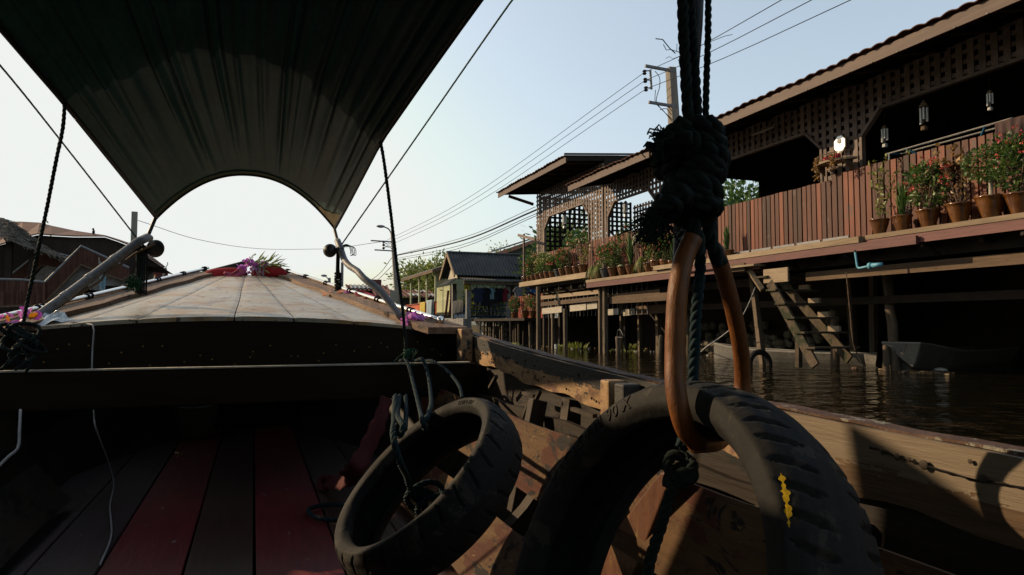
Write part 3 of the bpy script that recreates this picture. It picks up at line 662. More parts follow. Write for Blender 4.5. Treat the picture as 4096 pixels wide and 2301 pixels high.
# ================================================= FLOATING THINGS
M['trash'] = surf('pale_litter', (.45,.44,.40), (.7,.7,.68), 20, (1,1,1), .5, .1, .3)
def floats(u, v, n_, su, sz, mats, name, label, cat, kind=None):
    q = MB(); c0 = at(u, v, z=0)
    for k in range(n_):
        p = c0+V((rnd.gauss(0, su*.5), rnd.gauss(0, su), .005)); q.blob(p, rnd.uniform(.3, 1)*sz, 6, mi=rnd.randrange(len(mats)), sz=.35, sy=rnd.uniform(.7, 2))
    return q.build(name, [M[m_] for m_ in mats], label=label, cat=cat, kind=kind)
floats(3665, 1487, 90, .32, .05, ['oldwood', 'weather', 'leafdry'], 'floating_debris', 'raft of brown floating debris beside the thick leaning pile', 'debris', 'stuff')
floats(2905, 1425, 60, .35, .045, ['leafdry', 'oldwood', 'trash'], 'floating_debris', 'floating rubbish and reeds in front of the small grey boat', 'debris', 'stuff')
floats(2300, 1388, 60, 1.6, .06, ['leafdry', 'trash', 'leafy', 'oldwood'], 'floating_debris', 'scattered floating litter in front of the far piles', 'debris', 'stuff')
floats(2520, 1402, 40, .7, .04, ['leafy', 'trash'], 'floating_debris', 'specks of litter below the pile of stones', 'debris', 'stuff')
c0 = at(3764, 1484, z=.02); q = MB(); q.blob(c0+V((0,0,.02)), .075, 14, sx=1, sy=1.6, sz=.5); q.build('plastic_bottle', M['trash'], smooth_=True, label='white oval plastic container floating on the brown debris', cat='bottle')
c0 = at(2225, 1397, z=.02); q = MB(); q.tube([c0, c0+V((0,.02,.16))], .055, 10); q.build('can', M['silver'], label='small silver can floating among the far water plants', cat='can')
c0 = at(2880, 1422, z=.02); q = MB(); q.tube([c0+V((0,-.12,.03)), c0+V((0,.10,.03)), c0+V((0,.15,.03))], [.045, .045, .015], 10); q.build('plastic_bottle', M['trash'], label='clear plastic bottle floating in front of the small boat', cat='bottle')
def hyacinth(u, v, s, label):
    c0 = at(u, v, z=0); q = MB()
    for k in range(70):
        a = rnd.uniform(0, 6.28); rr = rnd.uniform(0, .35)*s; q.leaf(c0+V((rr*math.cos(a), rr*math.sin(a)*1.3, 0)), V((math.cos(a)*.5, math.sin(a)*.5, 1)), rnd.uniform(.12, .32)*s, .05*s, droop=.1)
    q.build('water_plant', M['leafy'], label=label, cat='water plant', group='floating water plants')
hyacinth(2302, 1395, 1.1, 'tallest bright green water plant between the far piles'); hyacinth(2240, 1391, .6, 'low green water plant beside the floating can'); hyacinth(2520, 1393, .8, 'dark water plant at the foot of the stone heap'); hyacinth(2053, 1385, .7, 'small green water plant at the left near the boat rail')
# ================================================= TREES
def tree(base, h, cr, cz, label, n_=2600, seed=1, lm='leaf', ls=.22, squash=.8, group=None):
    r = random.Random(seed); base = V(base); t = thing('tree', base, label, 'tree', group)
    q = MB(); cen = base+V((0, 0, cz)); cl = []
    q.tube(smooth([base, base+V((.1, .05, h*.3)), cen], step=.3), .14, 8)
    for k in range(14):
        d = V((r.gauss(0, 1), r.gauss(0, 1), r.gauss(0, .8))).normalized(); e = cen+V((d.x*cr, d.y*cr, d.z*cr*squash))*r.uniform(.5, .95); cl.append(e)
        q.tube(smooth([base+V((0, 0, h*.35)), base.lerp(e, .6)+V((0, 0, .2)), e], step=.3), .035, 5)
    q.build('trunk', M['pile'], t); L = MB()
    for k in range(n_):
        c_ = cl[r.randrange(len(cl))] if r.random() < .85 else cen; d = V((r.gauss(0, 1), r.gauss(0, 1), r.gauss(0, .8)))
        p = c_+d*cr*.30; L.leaf(p, d+V((r.uniform(-1,1), r.uniform(-1,1), .2)), ls*r.uniform(.6, 1.3), ls*.45, c=r.random()*.6+.4*(k % 5 == 0))
    L.build('crown', M[lm], t)
tree((14.4, 29.5, .7), 4.5, 2.0, 3.0, 'round leafy green tree seen through the far window opening', 9500, 3, ls=.30)
tree((19.5, 33.0, .7), 4.5, 1.6, 3.0, 'tree behind the far lattice with lighter leaves', 2600, 33, ls=.26, lm='leafy')
tree((16.9, 20.3, .9), 5.0, 2.1, 3.0, 'dark leafy tree seen through the opening beside the rope knot', 6500, 5, ls=.27)
tree((18.0, 13.0, .9), 5.0, 1.7, 3.6, 'green tree behind the near room', 2600, 15, ls=.25)
a = at(1770, 1060, y=52); tree((a.x, 52, .75), 5.5, 1.6, 4.0, 'yellow-green tree rising behind the green veranda house', 4200, 8, 'leafy', .3, 1.1)
a = at(1700, 1100, y=56); tree((a.x, 56, .75), 5, 2.2, 3.6, 'broad yellow-green tree behind the veranda posts', 4500, 9, 'leafy', .32, .6)
a = at(1960, 1180, y=33.6); tree((a.x, 33.6, .75), 2.4, 1.1, 1.4, 'low bush seen through the pavilion between the posts', 1800, 10, 'leafy', .2, .9)
a = at(1990, 1010, y=44); tree((a.x, 44, .75), 4.5, 1.0, 4.8, 'thin bush top above the pavilion roof', 260, 11, 'leafy', .22)
# blue house seen through the gap
bw = surf('blue_wall', (.10,.30,.50), (.16,.40,.62), 2, (1,1,1), .8, .1, 0)
t = thing('blue_house', (25, 20, .9), 'bright blue house wall behind the dark leafy tree', 'house'); q = MB(); q.box((23, 17, .9), (30, 27, 4.6)); q.build('wall', bw, t)
q = MB(); q.prism([(22.6, 16.6, 4.6), (22.6, 27.4, 4.6), (26.5, 27.4, 6.2), (26.5, 16.6, 6.2)], (0, 0, .08)); q.build('roof', M['galv'], t)
# ================================================= PAVILION
def corr(q, a, b_, c_, n_, amp, pitch, mi=0):
    """corrugated sheet: a->b along the eave, a->c up the slope"""
    a, b_, c_ = V(a), V(b_), V(c_); e = b_-a; u = c_-a; nn = e.cross(u).normalized(); L = e.length; k = int(L/pitch*6)
    q.grid(lambda s_, t_: a+e*s_+u*t_+nn*(amp*math.sin(6.28318*s_*L/pitch)), k, 4, mi)
rg = surf('grey_sheet', (.06,.066,.07), (.125,.13,.135), 2, (1,1,1), .65, .2, .1, patch=((.24,.24,.23), .66, 5), grain=True)
rr = surf('rusty_sheet', (.14,.05,.035), (.24,.095,.065), 1.2, (1,1,1), .8, .2, .2, patch=((.08,.035,.03), .60, 2))
pal = surf('pale_sheet', (.36,.36,.35), (.5,.5,.48), 2, (1,1,1), .6, .2, .1, patch=((.2,.12,.08), .64, 2))
pv = thing('pavilion', (10.6, 31.6, 1.1), 'small open waterside pavilion with grey corrugated roof, hung with laundry', 'pavilion')
q = MB(); corr(q, (8.65, 30.3, 3.12), (12.5, 30.3, 3.12), (8.65, 31.65, 4.28), 1, .025, .15); q.build('roof', rg, pv, solid=.01)
q = MB(); corr(q, (8.65, 33.0, 3.12), (12.5, 33.0, 3.12), (8.65, 31.65, 4.28), 1, .025, .15); q.build('roof', rg, pv, solid=.01)
q = MB(); corr(q, (8.95, 29.8, 2.86), (12.5, 29.8, 2.86), (8.95, 30.6, 3.02), 1, .02, .12); q.build('lower_roof', rg, pv, solid=.01)
q = MB(); q.tube([(8.6, 31.65, 4.31), (12.5, 31.65, 4.31)], .06, 8); q.build('ridge_cap', rg, pv)
for s_, y in ((1, 30.3), (-1, 33.0)):
    q = MB(); q.beam((8.62, y, 3.07), (8.62, 31.65, 4.24), .05, .16); q.build('barge_board', M['weather'], pv)
q = MB(); q.prism([(8.9, 30.8, 3.0), (8.9, 32.5, 3.0), (8.9, 31.65, 3.95)], (.05, 0, 0)); q.build('gable_board', M['whitewood'], pv)
q = MB(); corr(q, (8.45, 30.9, 2.7), (8.45, 32.6, 2.7), (8.95, 30.9, 3.05), 1, .02, .12); q.build('side_roof', rg, pv, solid=.01)
q = MB(); q.box((8.95, 29.9, 2.68), (12.5, 29.97, 2.84)); q.build('eave_board', M['oldwood'], pv)
for x, y in ((9.25, 30.2), (9.25, 32.6), (11.2, 30.2), (12.3, 30.2), (12.3, 32.6)):
    q = MB(); q.box((x-.10, y-.10, -.5), (x+.10, y+.10, 2.85)); q.build('post', M['concrete'], pv)
q = MB(); q.box((9.2, 30.1, 1.0), (12.6, 32.8, 1.12)); q.build('floor', M['oldwood'], pv)
q = MB(); q.box((8.95, 30.0, -.5), (9.35, 32.9, 1.1)); q.build('base_wall', M['concrete'], pv)
q = MB()
for k in range(10): q.box((9.35, 30.14, 1.15+0), (11.2, 30.17, 1.2)) if k == 0 else q.box((9.4+k*.19, 30.14, 1.15), (9.44+k*.19, 30.17, 1.95))
for z in (1.2, 1.45, 1.7, 1.93): q.box((9.35, 30.12, z), (11.1, 30.16, z+.05))
dblue = surf('dark_blue_paint', (.01,.025,.06), (.02,.045,.10), 6, (1,1,1), .6, .1, 0); q.build('railing', dblue, pv)
q = MB()
for k in range(13): q.box((9.22, 30.35+k*.17, 1.15), (9.25, 30.40+k*.17, 1.75))
q.build('side_railing', surf('blue_paint', (.05,.12,.25), (.1,.2,.35), 6, (1,1,1), .6, .1, 0), pv)
for x in (11.5, 12.05):
    q = MB(); q.box((x, 30.4, 1.1), (x+.45, 31.0, 1.75)); q.build('cabinet', M['oldwood'], pv)
# stairs of the pavilion
t = thing('landing_ladder', (10, 29.6, 0), 'weathered ladder steps from the pavilion floor to the water', 'ladder')
for x, m_ in ((9.55, 'whitewood'), (10.9, 'oldwood')):
    q = MB(); q.beam((x, 30.1, 1.12), (x+.25, 28.9, -.1), .06, .14); q.build('rail', M[m_], t)
for k in range(5):
    q = MB(); z = .95-k*.24; y = 29.95-k*.235; q.box((9.58+k*.045, y-.12, z), (10.92+k*.045, y+.1, z+.04)); q.build('step', M['oldwood'], t)
pl = thing('jetty', (12, 29, 0), 'dark plank jetty on thin stakes between the pavilion and the stilt house', 'jetty')
q = MB(); q.box((9.4, 23.6, .98), (13.6, 30.0, 1.08)); q.build('deck', M['underdark'], pl)
for k in range(18):
    q = MB(); x = rnd.uniform(9.4, 10.2); y = 23.8+k*.36; q.beam((x, y, -.4), (x+rnd.uniform(-.05,.05), y, 1.0), .06, .06, up=(0,1,0)); q.build('stake', M['pile' if k % 3 == 0 else 'underdark'], pl)
q = MB(); q.box((11.5, 23.6, -.5), (13.0, 30.0, .98)); q.build('back_wall', M['underdark'], pl)
redp = surf('red_paint', (.30,.04,.02), (.45,.075,.04), 5, (1,1,1), .6, .1, .2)
t = thing('red_picket_fence', (10.4, 25.5, 1.08), 'short red picket fence on the jetty behind the far piles', 'fence')
for k in range(14):
    q = MB(); y = 23.9+k*.2; q.box((10.35, y, 1.08), (10.38, y+.12, 2.0)); q.build('picket', redp, t)
for z in (1.25, 1.75):
    q = MB(); q.box((10.385, 23.9, z), (10.40, 26.7, z+.06)); q.build('rail', redp, t)
for i, (y, s_, lb_) in enumerate(((24.2, .8, 'leafy potted bush on the jetty before the red fence, nearest'), (25.0, .9, 'taller potted bush on the jetty before the red fence'), (26.2, .7, 'small potted bush at the far end of the red fence'))):
    potted((10.0, y, 1.08), 'bush' if i != 1 else 'sparse', .7, s_*1.3, lb_, 'potted bushes on the jetty', i*3+2, 'pot')
# laundry
def shirt(c, s_, mt_, label, tank=False):
    c = V(c); t = thing('hanging_shirt', c, label, 'shirt', 'laundry hanging in the pavilion'); w_ = .25*s_; h = .72*s_
    pts = [(-.07, 0), (-.2, -.05), (-.33, -.22), (-.24, -.28), (-.19, -.2), (-.20, -h/s_), (.20, -h/s_), (.19, -.2), (.24, -.28), (.33, -.22), (.2, -.05), (.07, 0), (0, -.05)]
    if tank: pts = [(-.07, 0), (-.15, -.02), (-.17, -.2), (-.2, -h/s_), (.2, -h/s_), (.17, -.2), (.15, -.02), (.07, 0), (0, -.05)]
    q = MB(); q.prism([c+V((a*s_, .0+.02*math.sin(a*20), b_*s_)) for a, b_ in pts], (0, .05, 0)); q.build('shirt', mt_, t, bev=.01)
    q = MB(); q.tube(smooth([c+V((-.15*s_, .02, -.03)), c+V((0, .02, .04)), c+V((.15*s_, .02, -.03))], step=.05), .008, 5); q.tube(smooth([c+V((0, .02, .04)), c+V((.02, .02, .1)), c+V((-.02, .02, .13))], step=.03), .007, 5); q.build('hanger', M['cord'], t)
navy = cloth('navy_cloth', (.035,.045,.10)); blk = cloth('black_cloth', (.012,.014,.022)); sky_ = cloth('sky_cloth', (.30,.52,.58)); redc = cloth('red_cloth', (.32,.03,.05))
for u, mt_, s_, lb_ in ((1915, navy, 1.0, 'navy blue T-shirt at the left end of the pavilion laundry'), (1943, blk, 1.15, 'long black shirt beside the navy T-shirt'), (1966, sky_, .75, 'pale blue T-shirt among dark laundry'), (1982, blk, 1.0, 'black shirt right of the pale blue T-shirt'), (1998, blk, .95, 'black shirt next to the dark red T-shirt'), (2016, redc, .9, 'dark red T-shirt at the right end of the pavilion laundry')):
    a = at(u, 1143, y=30.0); shirt((a.x, 30.05, 2.55), s_, mt_, lb_)
for i, (u, c_) in enumerate(((2075, 'grey'), (2095, 'dark'), (2122, 'blue'), (2140, 'teal'))):
    a = at(u, 1150, y=27.5); shirt((a.x, 27.5, 2.45), .85, cloth(c_+'_laundry', {'grey': (.3,.3,.32), 'dark': (.08,.08,.09), 'blue': (.03,.14,.45), 'teal': (.16,.35,.38)}[c_]), c_+' shirt on the line above the red picket fence')
q = MB(); q.tube([(9.3, 30.1, 2.66), (12.3, 30.1, 2.66)], .012, 5); q.build('clothes_line', M['wire'], label='clothes line across the front of the pavilion', cat='line')
q = MB(); q.tube([at(2040, 1143, y=27.52), (9.6, 27.52, 2.56), (12.4, 27.52, 2.62)], .01, 5); q.build('clothes_line', M['wire'], label='clothes line above the red picket fence', cat='line')
drape((9.12, 31.4, 1.98), 1.7, .62, cloth('grey_rags', (.10,.105,.11)), 'dark grey trousers draped over the side railing of the pavilion', fold=.05)
drape((9.12, 30.0, 2.78), .3, .35, cloth('yellow_rag', (.55,.45,.04)), 'small yellow rag tied to the front pavilion post', axis='x')
# ================================================= GREEN VERANDA HOUSE
gw = surf('pale_green_boards', (.62,.66,.40), (.76,.80,.52), 2, (1,1,3), .8, .2, .25)
gh = thing('veranda_house', (9.5, 37, .8), 'pale green board house with a thin-posted veranda beyond the pavilion', 'house')
q = MB(); z = 1.3
while z < 3.75: q.beam((9.5, 34.2, z), (9.5, 37.4, z), .03, .15, up=(-.25,0,1)); z += .155
q.build('board_wall', gw, gh)
q = MB(); q.box((9.53, 34.2, 1.2), (13, 37.4, 3.8)); q.build('wall', gw, gh)
q = MB(); corr(q, (8.4, 33.6, 3.62), (8.4, 41.5, 3.62), (11.0, 33.6, 4.5), 1, .02, .2); q.build('roof', pal, gh, solid=.02)
q = MB(); q.beam((8.42, 33.6, 3.55), (8.42, 41.5, 3.55), .04, .16); q.beam((8.42, 33.6, 3.55), (11.0, 33.6, 4.43), .04, .16); q.build('eave_board', M['oldwood'], gh)
for y in (34.3, 36.2, 38.0, 40.2):
    q = MB(); q.beam((8.75, y, -.3), (8.75, y, 3.6), .09, .09, up=(0,1,0)); q.build('veranda_post', gw, gh)
q = MB(); q.box((8.7, 34, 1.2), (10.4, 41, 1.3)); q.build('veranda_floor', M['oldwood'], gh)
q = MB(); 
for k in range(3): q.beam((9.25+k*.2, 34.15, 1.3), (9.4+k*.2, 34.2, 2.6), .12, .03, up=(0,1,0))
q.build('leaning_planks', surf('red_brown_paint', (.25,.08,.04), (.35,.13,.07), 5, (1,1,1), .7, .1, .2), gh)
# red railing with towels
t = thing('red_railing', (8.5, 37, 1.3), 'long orange-red slatted railing of the veranda', 'railing')
q = MB()
for k in range(60): q.box((8.55, 33.4+k*.12, 1.36), (8.58, 33.4+k*.12+.095, 1.98))
q.build('slats', surf('orange_red_paint', (.75,.13,.04), (.9,.20,.07), 5, (1,1,1), .6, .1, .3), t)
q = MB(); q.beam((8.52, 33.4, 1.98), (8.52, 40.6, 1.98), .06, .05); q.beam((8.54, 33.4, 1.6), (8.54, 40.6, 1.6), .03, .03); q.build('rail', redp, t)
drape((8.50, 36.1, 2.04), 1.2, .78, cloth('yellow_towel', (.95,.72,.14)), 'yellow towel hung over the orange-red railing', 'towel', 'towel')
drape((8.50, 34.6, 2.10), 1.25, .74, cloth('blue_towel', (.55,.72,.80)), 'pale blue towel hung over the orange-red railing', 'towel', 'towel', seed=3)
drape((8.50, 33.7, 2.10), .3, .85, cloth('teal_towel', (.10,.22,.26)), 'narrow teal towel at the right end of the orange-red railing', 'towel', 'towel', seed=4)
# ================================================= RUSTY ROOFED SHEDS
def shed(u0, u1, v_eave, v_ridge, y, base, label, rm, wall='interior', patchm=None, dy=3.0):
    a = at(u0, v_eave, y=y); b_ = at(u1, v_eave, y=y); c_ = at(u0, v_ridge, y=y+dy)
    t = thing('shed', ((a.x+b_.x)/2, y, base), label, 'shed')
    q = MB(); corr(q, a, (b_.x, y, a.z), (a.x, y+dy, c_.z), 1, .04, .32); q.build('roof', rm, t, solid=.03)
    q = MB(); q.box((a.x+.2, y+.25, base), (b_.x-.1, y+dy, a.z-.05)); q.build('wall', M[wall], t)
    if patchm:
        for f0, f1, s0 in patchm:
            q = MB(); e = (b_.x-a.x); sl = (c_.z-a.z)/dy
            corr(q, (a.x+e*f0, y+s0, a.z+s0*sl+.07), (a.x+e*f1, y+s0, a.z+s0*sl+.07), (a.x+e*f0, y+s0+.9, a.z+(s0+.9)*sl+.07), 1, .04, .32); q.build('new_sheet', pal, t, solid=.02)
    return t
shed(1400, 1575, 1182, 1140, 52, .7, 'rusty corrugated shed roof with a pale upper sheet behind the handrail', rr, patchm=[(.1, .75, 1.8)])
shed(1555, 1760, 1187, 1160, 48, .7, 'rusty corrugated shed roof with pale patches behind the veranda posts', rr, patchm=[(.42, .62, .2), (.80, 1.0, .2), (.66, .85, 1.9)])
a = at(1482, 1137, y=85); b_ = at(1526, 1119, y=85); q = MB(); q.box((a.x, 85, .7), (b_.x, 89, b_.z)); q.build('brick_building', surf('brick_red', (.16,.05,.05), (.22,.08,.07), 1, (1,1,1), .9, .1, 0), label='plain dark red building far behind the rusty roofs', cat='building')
shed(1600, 1745, 1160, 1133, 58, .7, 'dark shed with a pale gable edge behind the veranda', rg)
# low house with pink fascia behind the pavilion
t = thing('low_house', (14, 36, .75), 'low house with a pink fascia and mossy roof edge between pavilion and stilt house', 'house')
pk = surf('pink_paint', (.50,.20,.14), (.62,.28,.20), 3, (1,1,1), .7, .1, 0)
a = at(1985, 1010, y=36); b_ = at(2200, 935, y=36); q = MB(); q.beam(a-V((0,0,.12)), b_-V((0,0,.12)), .1, .22); q.build('fascia', pk, t)
q = MB(); q.prism([a+V((-.3,0,-.02)), b_+V((0,0,.0)), b_+V((0,0,.08)), a+V((-.3,0,.08))], (0, 3, 0)); q.build('roof', pal, t)
q = MB(); q.prism([(a.x+.4, 36.3, .75), (b_.x, 36.3, .75), (b_.x, 36.3, b_.z-.1), (a.x+.4, 36.3, a.z-.05)], (0, 3, 0)); q.build('wall', surf('grey_green_wall', (.12,.14,.12), (.17,.19,.16), 3, (3,1,1), .8, .1, .2), t)
# wooden cross post by the far corner
t = thing('cross_post', at(2095, 1100, x=9.15), 'thin brown cross-shaped post at the far corner of the stilt house', 'post')
q = MB(); q.beam(at(2096, 1115, x=9.15), at(2096, 936, x=9.15), .06, .06, up=(0,1,0)); q.build('post', M['lattice'], t)
q = MB(); a = at(2073, 941, x=9.11); b_ = at(2141, 958, x=9.11); q.beam(a, b_, .05, .09); q.build('cross_bar', M['lattice'], t)
# ================================================= POLES AND WIRES
def upole(base, top, w0, w1, label, arms=(), lamp=None):
    base, top = V(base), V(top); t = thing('utility_pole', base, label, 'pole')
    q = MB(); q.beam(base, top, w0, w0, up=(0,1,0), w2=w1, h2=w1); q.build('pole', M['pole'], t, bev=.01)
    for zf, L_, in arms:
        p = base.lerp(top, zf); q = MB(); q.beam(p+V((.1, -.1, 0)), p+V((-L_, -.1, .03)), .07, .08); q.build('cross_arm', M['galv'], t)
    return t
PB = at(2700, 560, Y=21.5); PT_ = at(2683, 272, Y=21.5); d = (PT_-PB); base = PB-d*(PB.z/d.z)
up1 = upole(base, PT_, .34, .25, 'square concrete power pole with bracketed insulators behind the near roof', ((.985, 1.0), (.86, .95)))
q = MB()
for i, (u, v) in enumerate(((2578, 290), (2581, 322), (2584, 356))):
    a = at(u, v, Y=21.5); q.lathe([(.001,-.07),(.05,-.07),(.07,-.03),(.035,0),(.07,.03),(.05,.07),(.001,.07)], 10, a)
q.build('insulators', M['black'], up1); q = MB(); a = at(2601, 282, Y=21.5); b_ = at(2606, 358, Y=21.5); q.beam(a, b_, .05, .05, up=(0,1,0))
for v in (283, 320, 352): q.beam(at(2575, v, Y=21.5), at(2606, v+1, Y=21.5), .03, .03)
q.build('bracket', M['galv'], up1)
q = MB()
for pth in ([(2620, 285), (2638, 310), (2638, 350), (2625, 400), (2640, 430), (2690, 480)], [(2622, 360), (2622, 410), (2655, 445), (2690, 488)], [(2640, 420), (2670, 425), (2688, 445)], [(2640, 440), (2665, 435), (2686, 460)]):
    q.tube(smooth([at(u, v, Y=21.3) for u, v in pth], step=.08), .012, 4)
q.build('loose_wires', M['wire'], up1)
LB = at(1590, 1225, Y=46); LT = at(1569, 925, Y=46); d = LT-LB; base = LB-d*((LB.z-.7)/d.z)
up2 = upole(base, LT, .34, .22, 'tall pole with street lamp beside the hanging rope', ((.885, 1.5), (.79, 1.3)))
q = MB()
for v in (968, 980, 993): q.blob(at(1534, v, Y=46), .10, 8)
q.build('insulators', M['black'], up2)
q = MB(); 
for pth in ([(1535, 968), (1550, 978), (1565, 972)], [(1535, 980), (1552, 990), (1568, 985)], [(1536, 992), (1550, 983), (1568, 996)]): q.tube(smooth([at(u, v, Y=45.8) for u, v in pth], step=.2), .02, 4)
q.build('loose_wires', M['wire'], up2)
q = MB(); q.tube(smooth([at(u, v, Y=46) for u, v in ((1568, 945), (1562, 928), (1553, 915), (1538, 909))], step=.1), .045, 8); q.build('lamp_arm', M['galv'], up2)
q = MB(); a = at(1523, 906, Y=46); q.blob(a, .30, 12, sx=1, sy=.5, sz=.34); o = q.build('lamp_head', M['metal'], up2)
q = MB(); q.box((at(1560, 0, Y=46).x-.0, 0, 0), (1, 1, 1)); 
q = MB(); a = at(1576, 1190, Y=45.6); q.beam(a+V((0,0,.45)), a-V((0,0,.3)), .55, .03, up=(0,1,0)); q.build('notice_board', M['whitewood'], up2)
# further lamp and thin pole
t = thing('street_lamp', at(1318, 1130, Y=90), 'tiny street lamp far away beyond the handrail', 'street lamp')
q = MB(); a = at(1318, 1112, Y=90); q.beam(V((a.x, a.y, .7)), a, .3, .3, up=(0,1,0)); q.build('pole', M['galv'], t)
q = MB(); q.tube(smooth([at(u, v, Y=90) for u, v in ((1316, 1130), (1310, 1112), (1300, 1105))], step=.3), .06, 5); q.build('arm', M['galv'], t); q = MB(); q.blob(at(1296, 1103, Y=90), .42, 8, sy=.5, sz=.4); q.build('lamp_head', M['metal'], t)
a = at(1369, 1050, Y=60); q = MB(); q.beam(V((a.x, a.y, .7)), a, .22, .22, up=(0,1,0)); q.build('thin_pole', M['galv'], label='thin grey pole behind the bent canopy pipe', cat='pole')
# wires
def wire(pts, r, label, cat='cable', sag=0):
    q = MB(); q.tube(smooth(pts, step=1.2), r, 4); q.build('power_line', M['wire'], label=label, cat=cat, group='power lines over the right bank')
for i, ((u0, v0), (u1, v1), (u2, v2), nm) in enumerate((((1534, 968), (2578, 290), (3140, -8), 'uppermost'), ((1534, 980), (2581, 322), (3262, -8), 'middle'), ((1536, 992), (2584, 356), (3420, -8), 'lowest'))):
    A_ = at(u0, v0, Y=46); B_ = at(u1, v1, Y=21.4); C_ = at(u2, v2, Y=12.5); far = at(1000+i*3, 1180, Y=150)
    mid = A_.lerp(B_, .5)-V((0, 0, .55)); mid2 = B_.lerp(C_, .5)-V((0,0,.08))
    wire([A_, mid, B_], .011, nm+' power line from the bracketed power pole to the street lamp pole'); wire([B_, mid2, C_], .010, nm+' power line running from the bracketed power pole overhead to the upper right')
for i, (v0, v1, r_, nm) in enumerate(((1022, 868, .012, 'thin'), (1024, 880, .035, 'thickest'), (1036, 893, .013, 'lower thin'), (1042, 900, .013, 'lowest sagging'))):
    A_ = at(1578, v0, Y=45.8); B_ = at(2141+4*i, v1-40, Y=24.5); mid = at(1860-10*i, (v0*.47+v1*.53)+8+i*7, Y=33)
    wire([A_, mid, B_], r_, nm+' cable between the street lamp pole and the stilt house roof')
for i, (v0, u1, v1) in enumerate(((1025, 1430, 1150), (1060, 1380, 1190))):
    wire([at(1572, v0, Y=46), at((1572+u1)/2+10, (v0+v1)/2+14, Y=52), at(u1, v1, Y=58)], .025, ('upper', 'lower')[i]+' cable slanting down left from the street lamp pole')
for i, (v0, u1, v1) in enumerate(((1050, 1700, 1085), (1070, 1650, 1110))):
    wire([at(1592, v0, Y=45.8), at((1592+u1)/2, (v0+v1)/2+12, Y=44), at(u1, v1, Y=42)], .015, ('upper', 'lower')[i]+' cable from the street lamp pole to the veranda roof')
wire([at(1340, 996, Y=70), at(1050, 996, Y=62), at(800, 960, Y=50), at(552, 882, Y=40)], .018, 'long sagging wire across the canal to the left post'); wire([at(1340, 996, Y=70), at(1440, 980, Y=58), at(1534, 966, Y=46)], .02, 'short wire from mid canal to the street lamp pole')
# ================================================= LEFT BANK
KY = 40
def L(u, v, y=KY): return at(u, v, y=y)
lh = thing('canal_house', L(300, 1100), 'large dark house with a sweeping rusty hipped roof on the left bank', 'house')
q = MB(); rp = [(40, 889), (90, 889), (160, 893), (205, 905), (300, 925), (420, 943), (470, 958), (535, 980), (600, 1022), (660, 1068)]
lo = [(-20, 985), (90, 950), (150, 936), (205, 940), (300, 945), (420, 945), (470, 962), (530, 985), (585, 1022), (655, 1069)]
top = [L(u, v, KY+4) for u, v in rp]; bot = [L(u, v, KY-1) for u, v in lo]
N = len(rp); vv = bot+top; q.add(vv, [(i, i+1, N+i+1, N+i) for i in range(N-1)]); q.build('rusty_roof', rr, lh, solid=.06)
q = MB(); q.prism([L(u, v, KY-.8) for u, v in [(-60, 1000)]+[(u, v+5) for u, v in lo[1:]]+[(640, 1070), (560, 1060), (560, 1110), (-60, 1110)]], (0, 5, 0)); q.build('dark_gable', M['interior'], lh)
q = MB(); q.box((L(-40, 0).x, KY+4.3, .7), (L(560, 0).x, KY+5, L(0, 1040).z)); q.build('back_wall', M['interior'], lh)
for u in (160, 330, 575):
    q = MB(); a = L(u, 1000, KY-.9); q.box((a.x-.12, KY-1.1, -.3), (a.x+.12, KY-.85, a.z)); q.build('post', M['underdark'], lh)
q = MB(); 
for k in range(14): q.box((L(571+k*6, 0, 60).x, 60, L(0, 1070, 60).z), (L(571+k*6, 0, 60).x+.06, 60.06, L(0, 1057, 60).z))
q.beam(L(571, 1070, 60), L(655, 1070, 60), .1, .1); q.build('balustrade', M['whitewood'], lh)
# bird on the roof
t = thing('bird', L(374, 925), 'small dark bird perched on the rusty roof ridge', 'bird'); a = L(374, 930)
q = MB(); q.blob(a+V((0,0,.02)), .10, 12, sx=.7, sy=.7, sz=1.25); q.blob(a+V((-.02,0,.17)), .055, 10); q.add([a+V((-.06,0,.17)), a+V((-.12,0,.15)), a+V((-.06,.02,.15))], [(0,1,2)]); q.beam(a+V((.03,0,-.03)), a+V((.11,0,-.16)), .05, .02); q.build('body', M['black'], t, smooth_=True)
q = MB()
for s_ in (-1, 1): q.tube([a+V((s_*.02, 0, -.08)), a+V((s_*.02, 0, -.15))], .008, 4)
q.build('legs', M['black'], t)
# thatched hut
th = thing('thatched_hut', L(60, 1100, 36), 'hut with a shaggy grey thatched roof at the left edge', 'hut')
tm = surf('thatch', (.13,.11,.09), (.26,.22,.18), 14, (.2,1,.6), .95, .8, .5, bscale=60)
q = MB(); tp = [(-80, 850), (0, 872), (20, 876), (60, 895), (100, 925), (130, 955), (170, 985), (215, 1010), (262, 1032)]; lo = [(-80, 960), (0, 948), (30, 958), (70, 975), (110, 990), (150, 1003), (190, 1015), (225, 1025), (272, 1040)]
T_ = [L(u, v, 38) for u, v in tp]; B2 = [L(u, v, 35.2) for u, v in lo]; N = len(tp); q.add(B2+T_, [(i, i+1, N+i+1, N+i) for i in range(N-1)])
for k in range(1500):
    i = rnd.randrange(N-1); f = rnd.random(); g = rnd.random()**.7; p = B2[i].lerp(B2[i+1], f).lerp(T_[i].lerp(T_[i+1], f), g*.98)+V((0, -.05, .04)); e = p+V((rnd.uniform(.05,.35), rnd.uniform(-.3,-.1), rnd.uniform(-.30,-.08))); q.beam(p, e, .03, .015, c=rnd.random())
q.build('thatched_roof', tm, th)
for u in (38, 130):
    q = MB(); a = L(u, 1000, 36); q.box((a.x-.12, 35.9, -.3), (a.x+.12, 36.1, L(0, 960, 36).z)); q.build('post', M['underdark'], th)
q = MB(); q.box((L(-60, 0, 38).x, 38.5, .7), (L(150, 0, 38).x, 38.6, L(0, 985, 38).z)); q.build('wall', M['interior'], th)
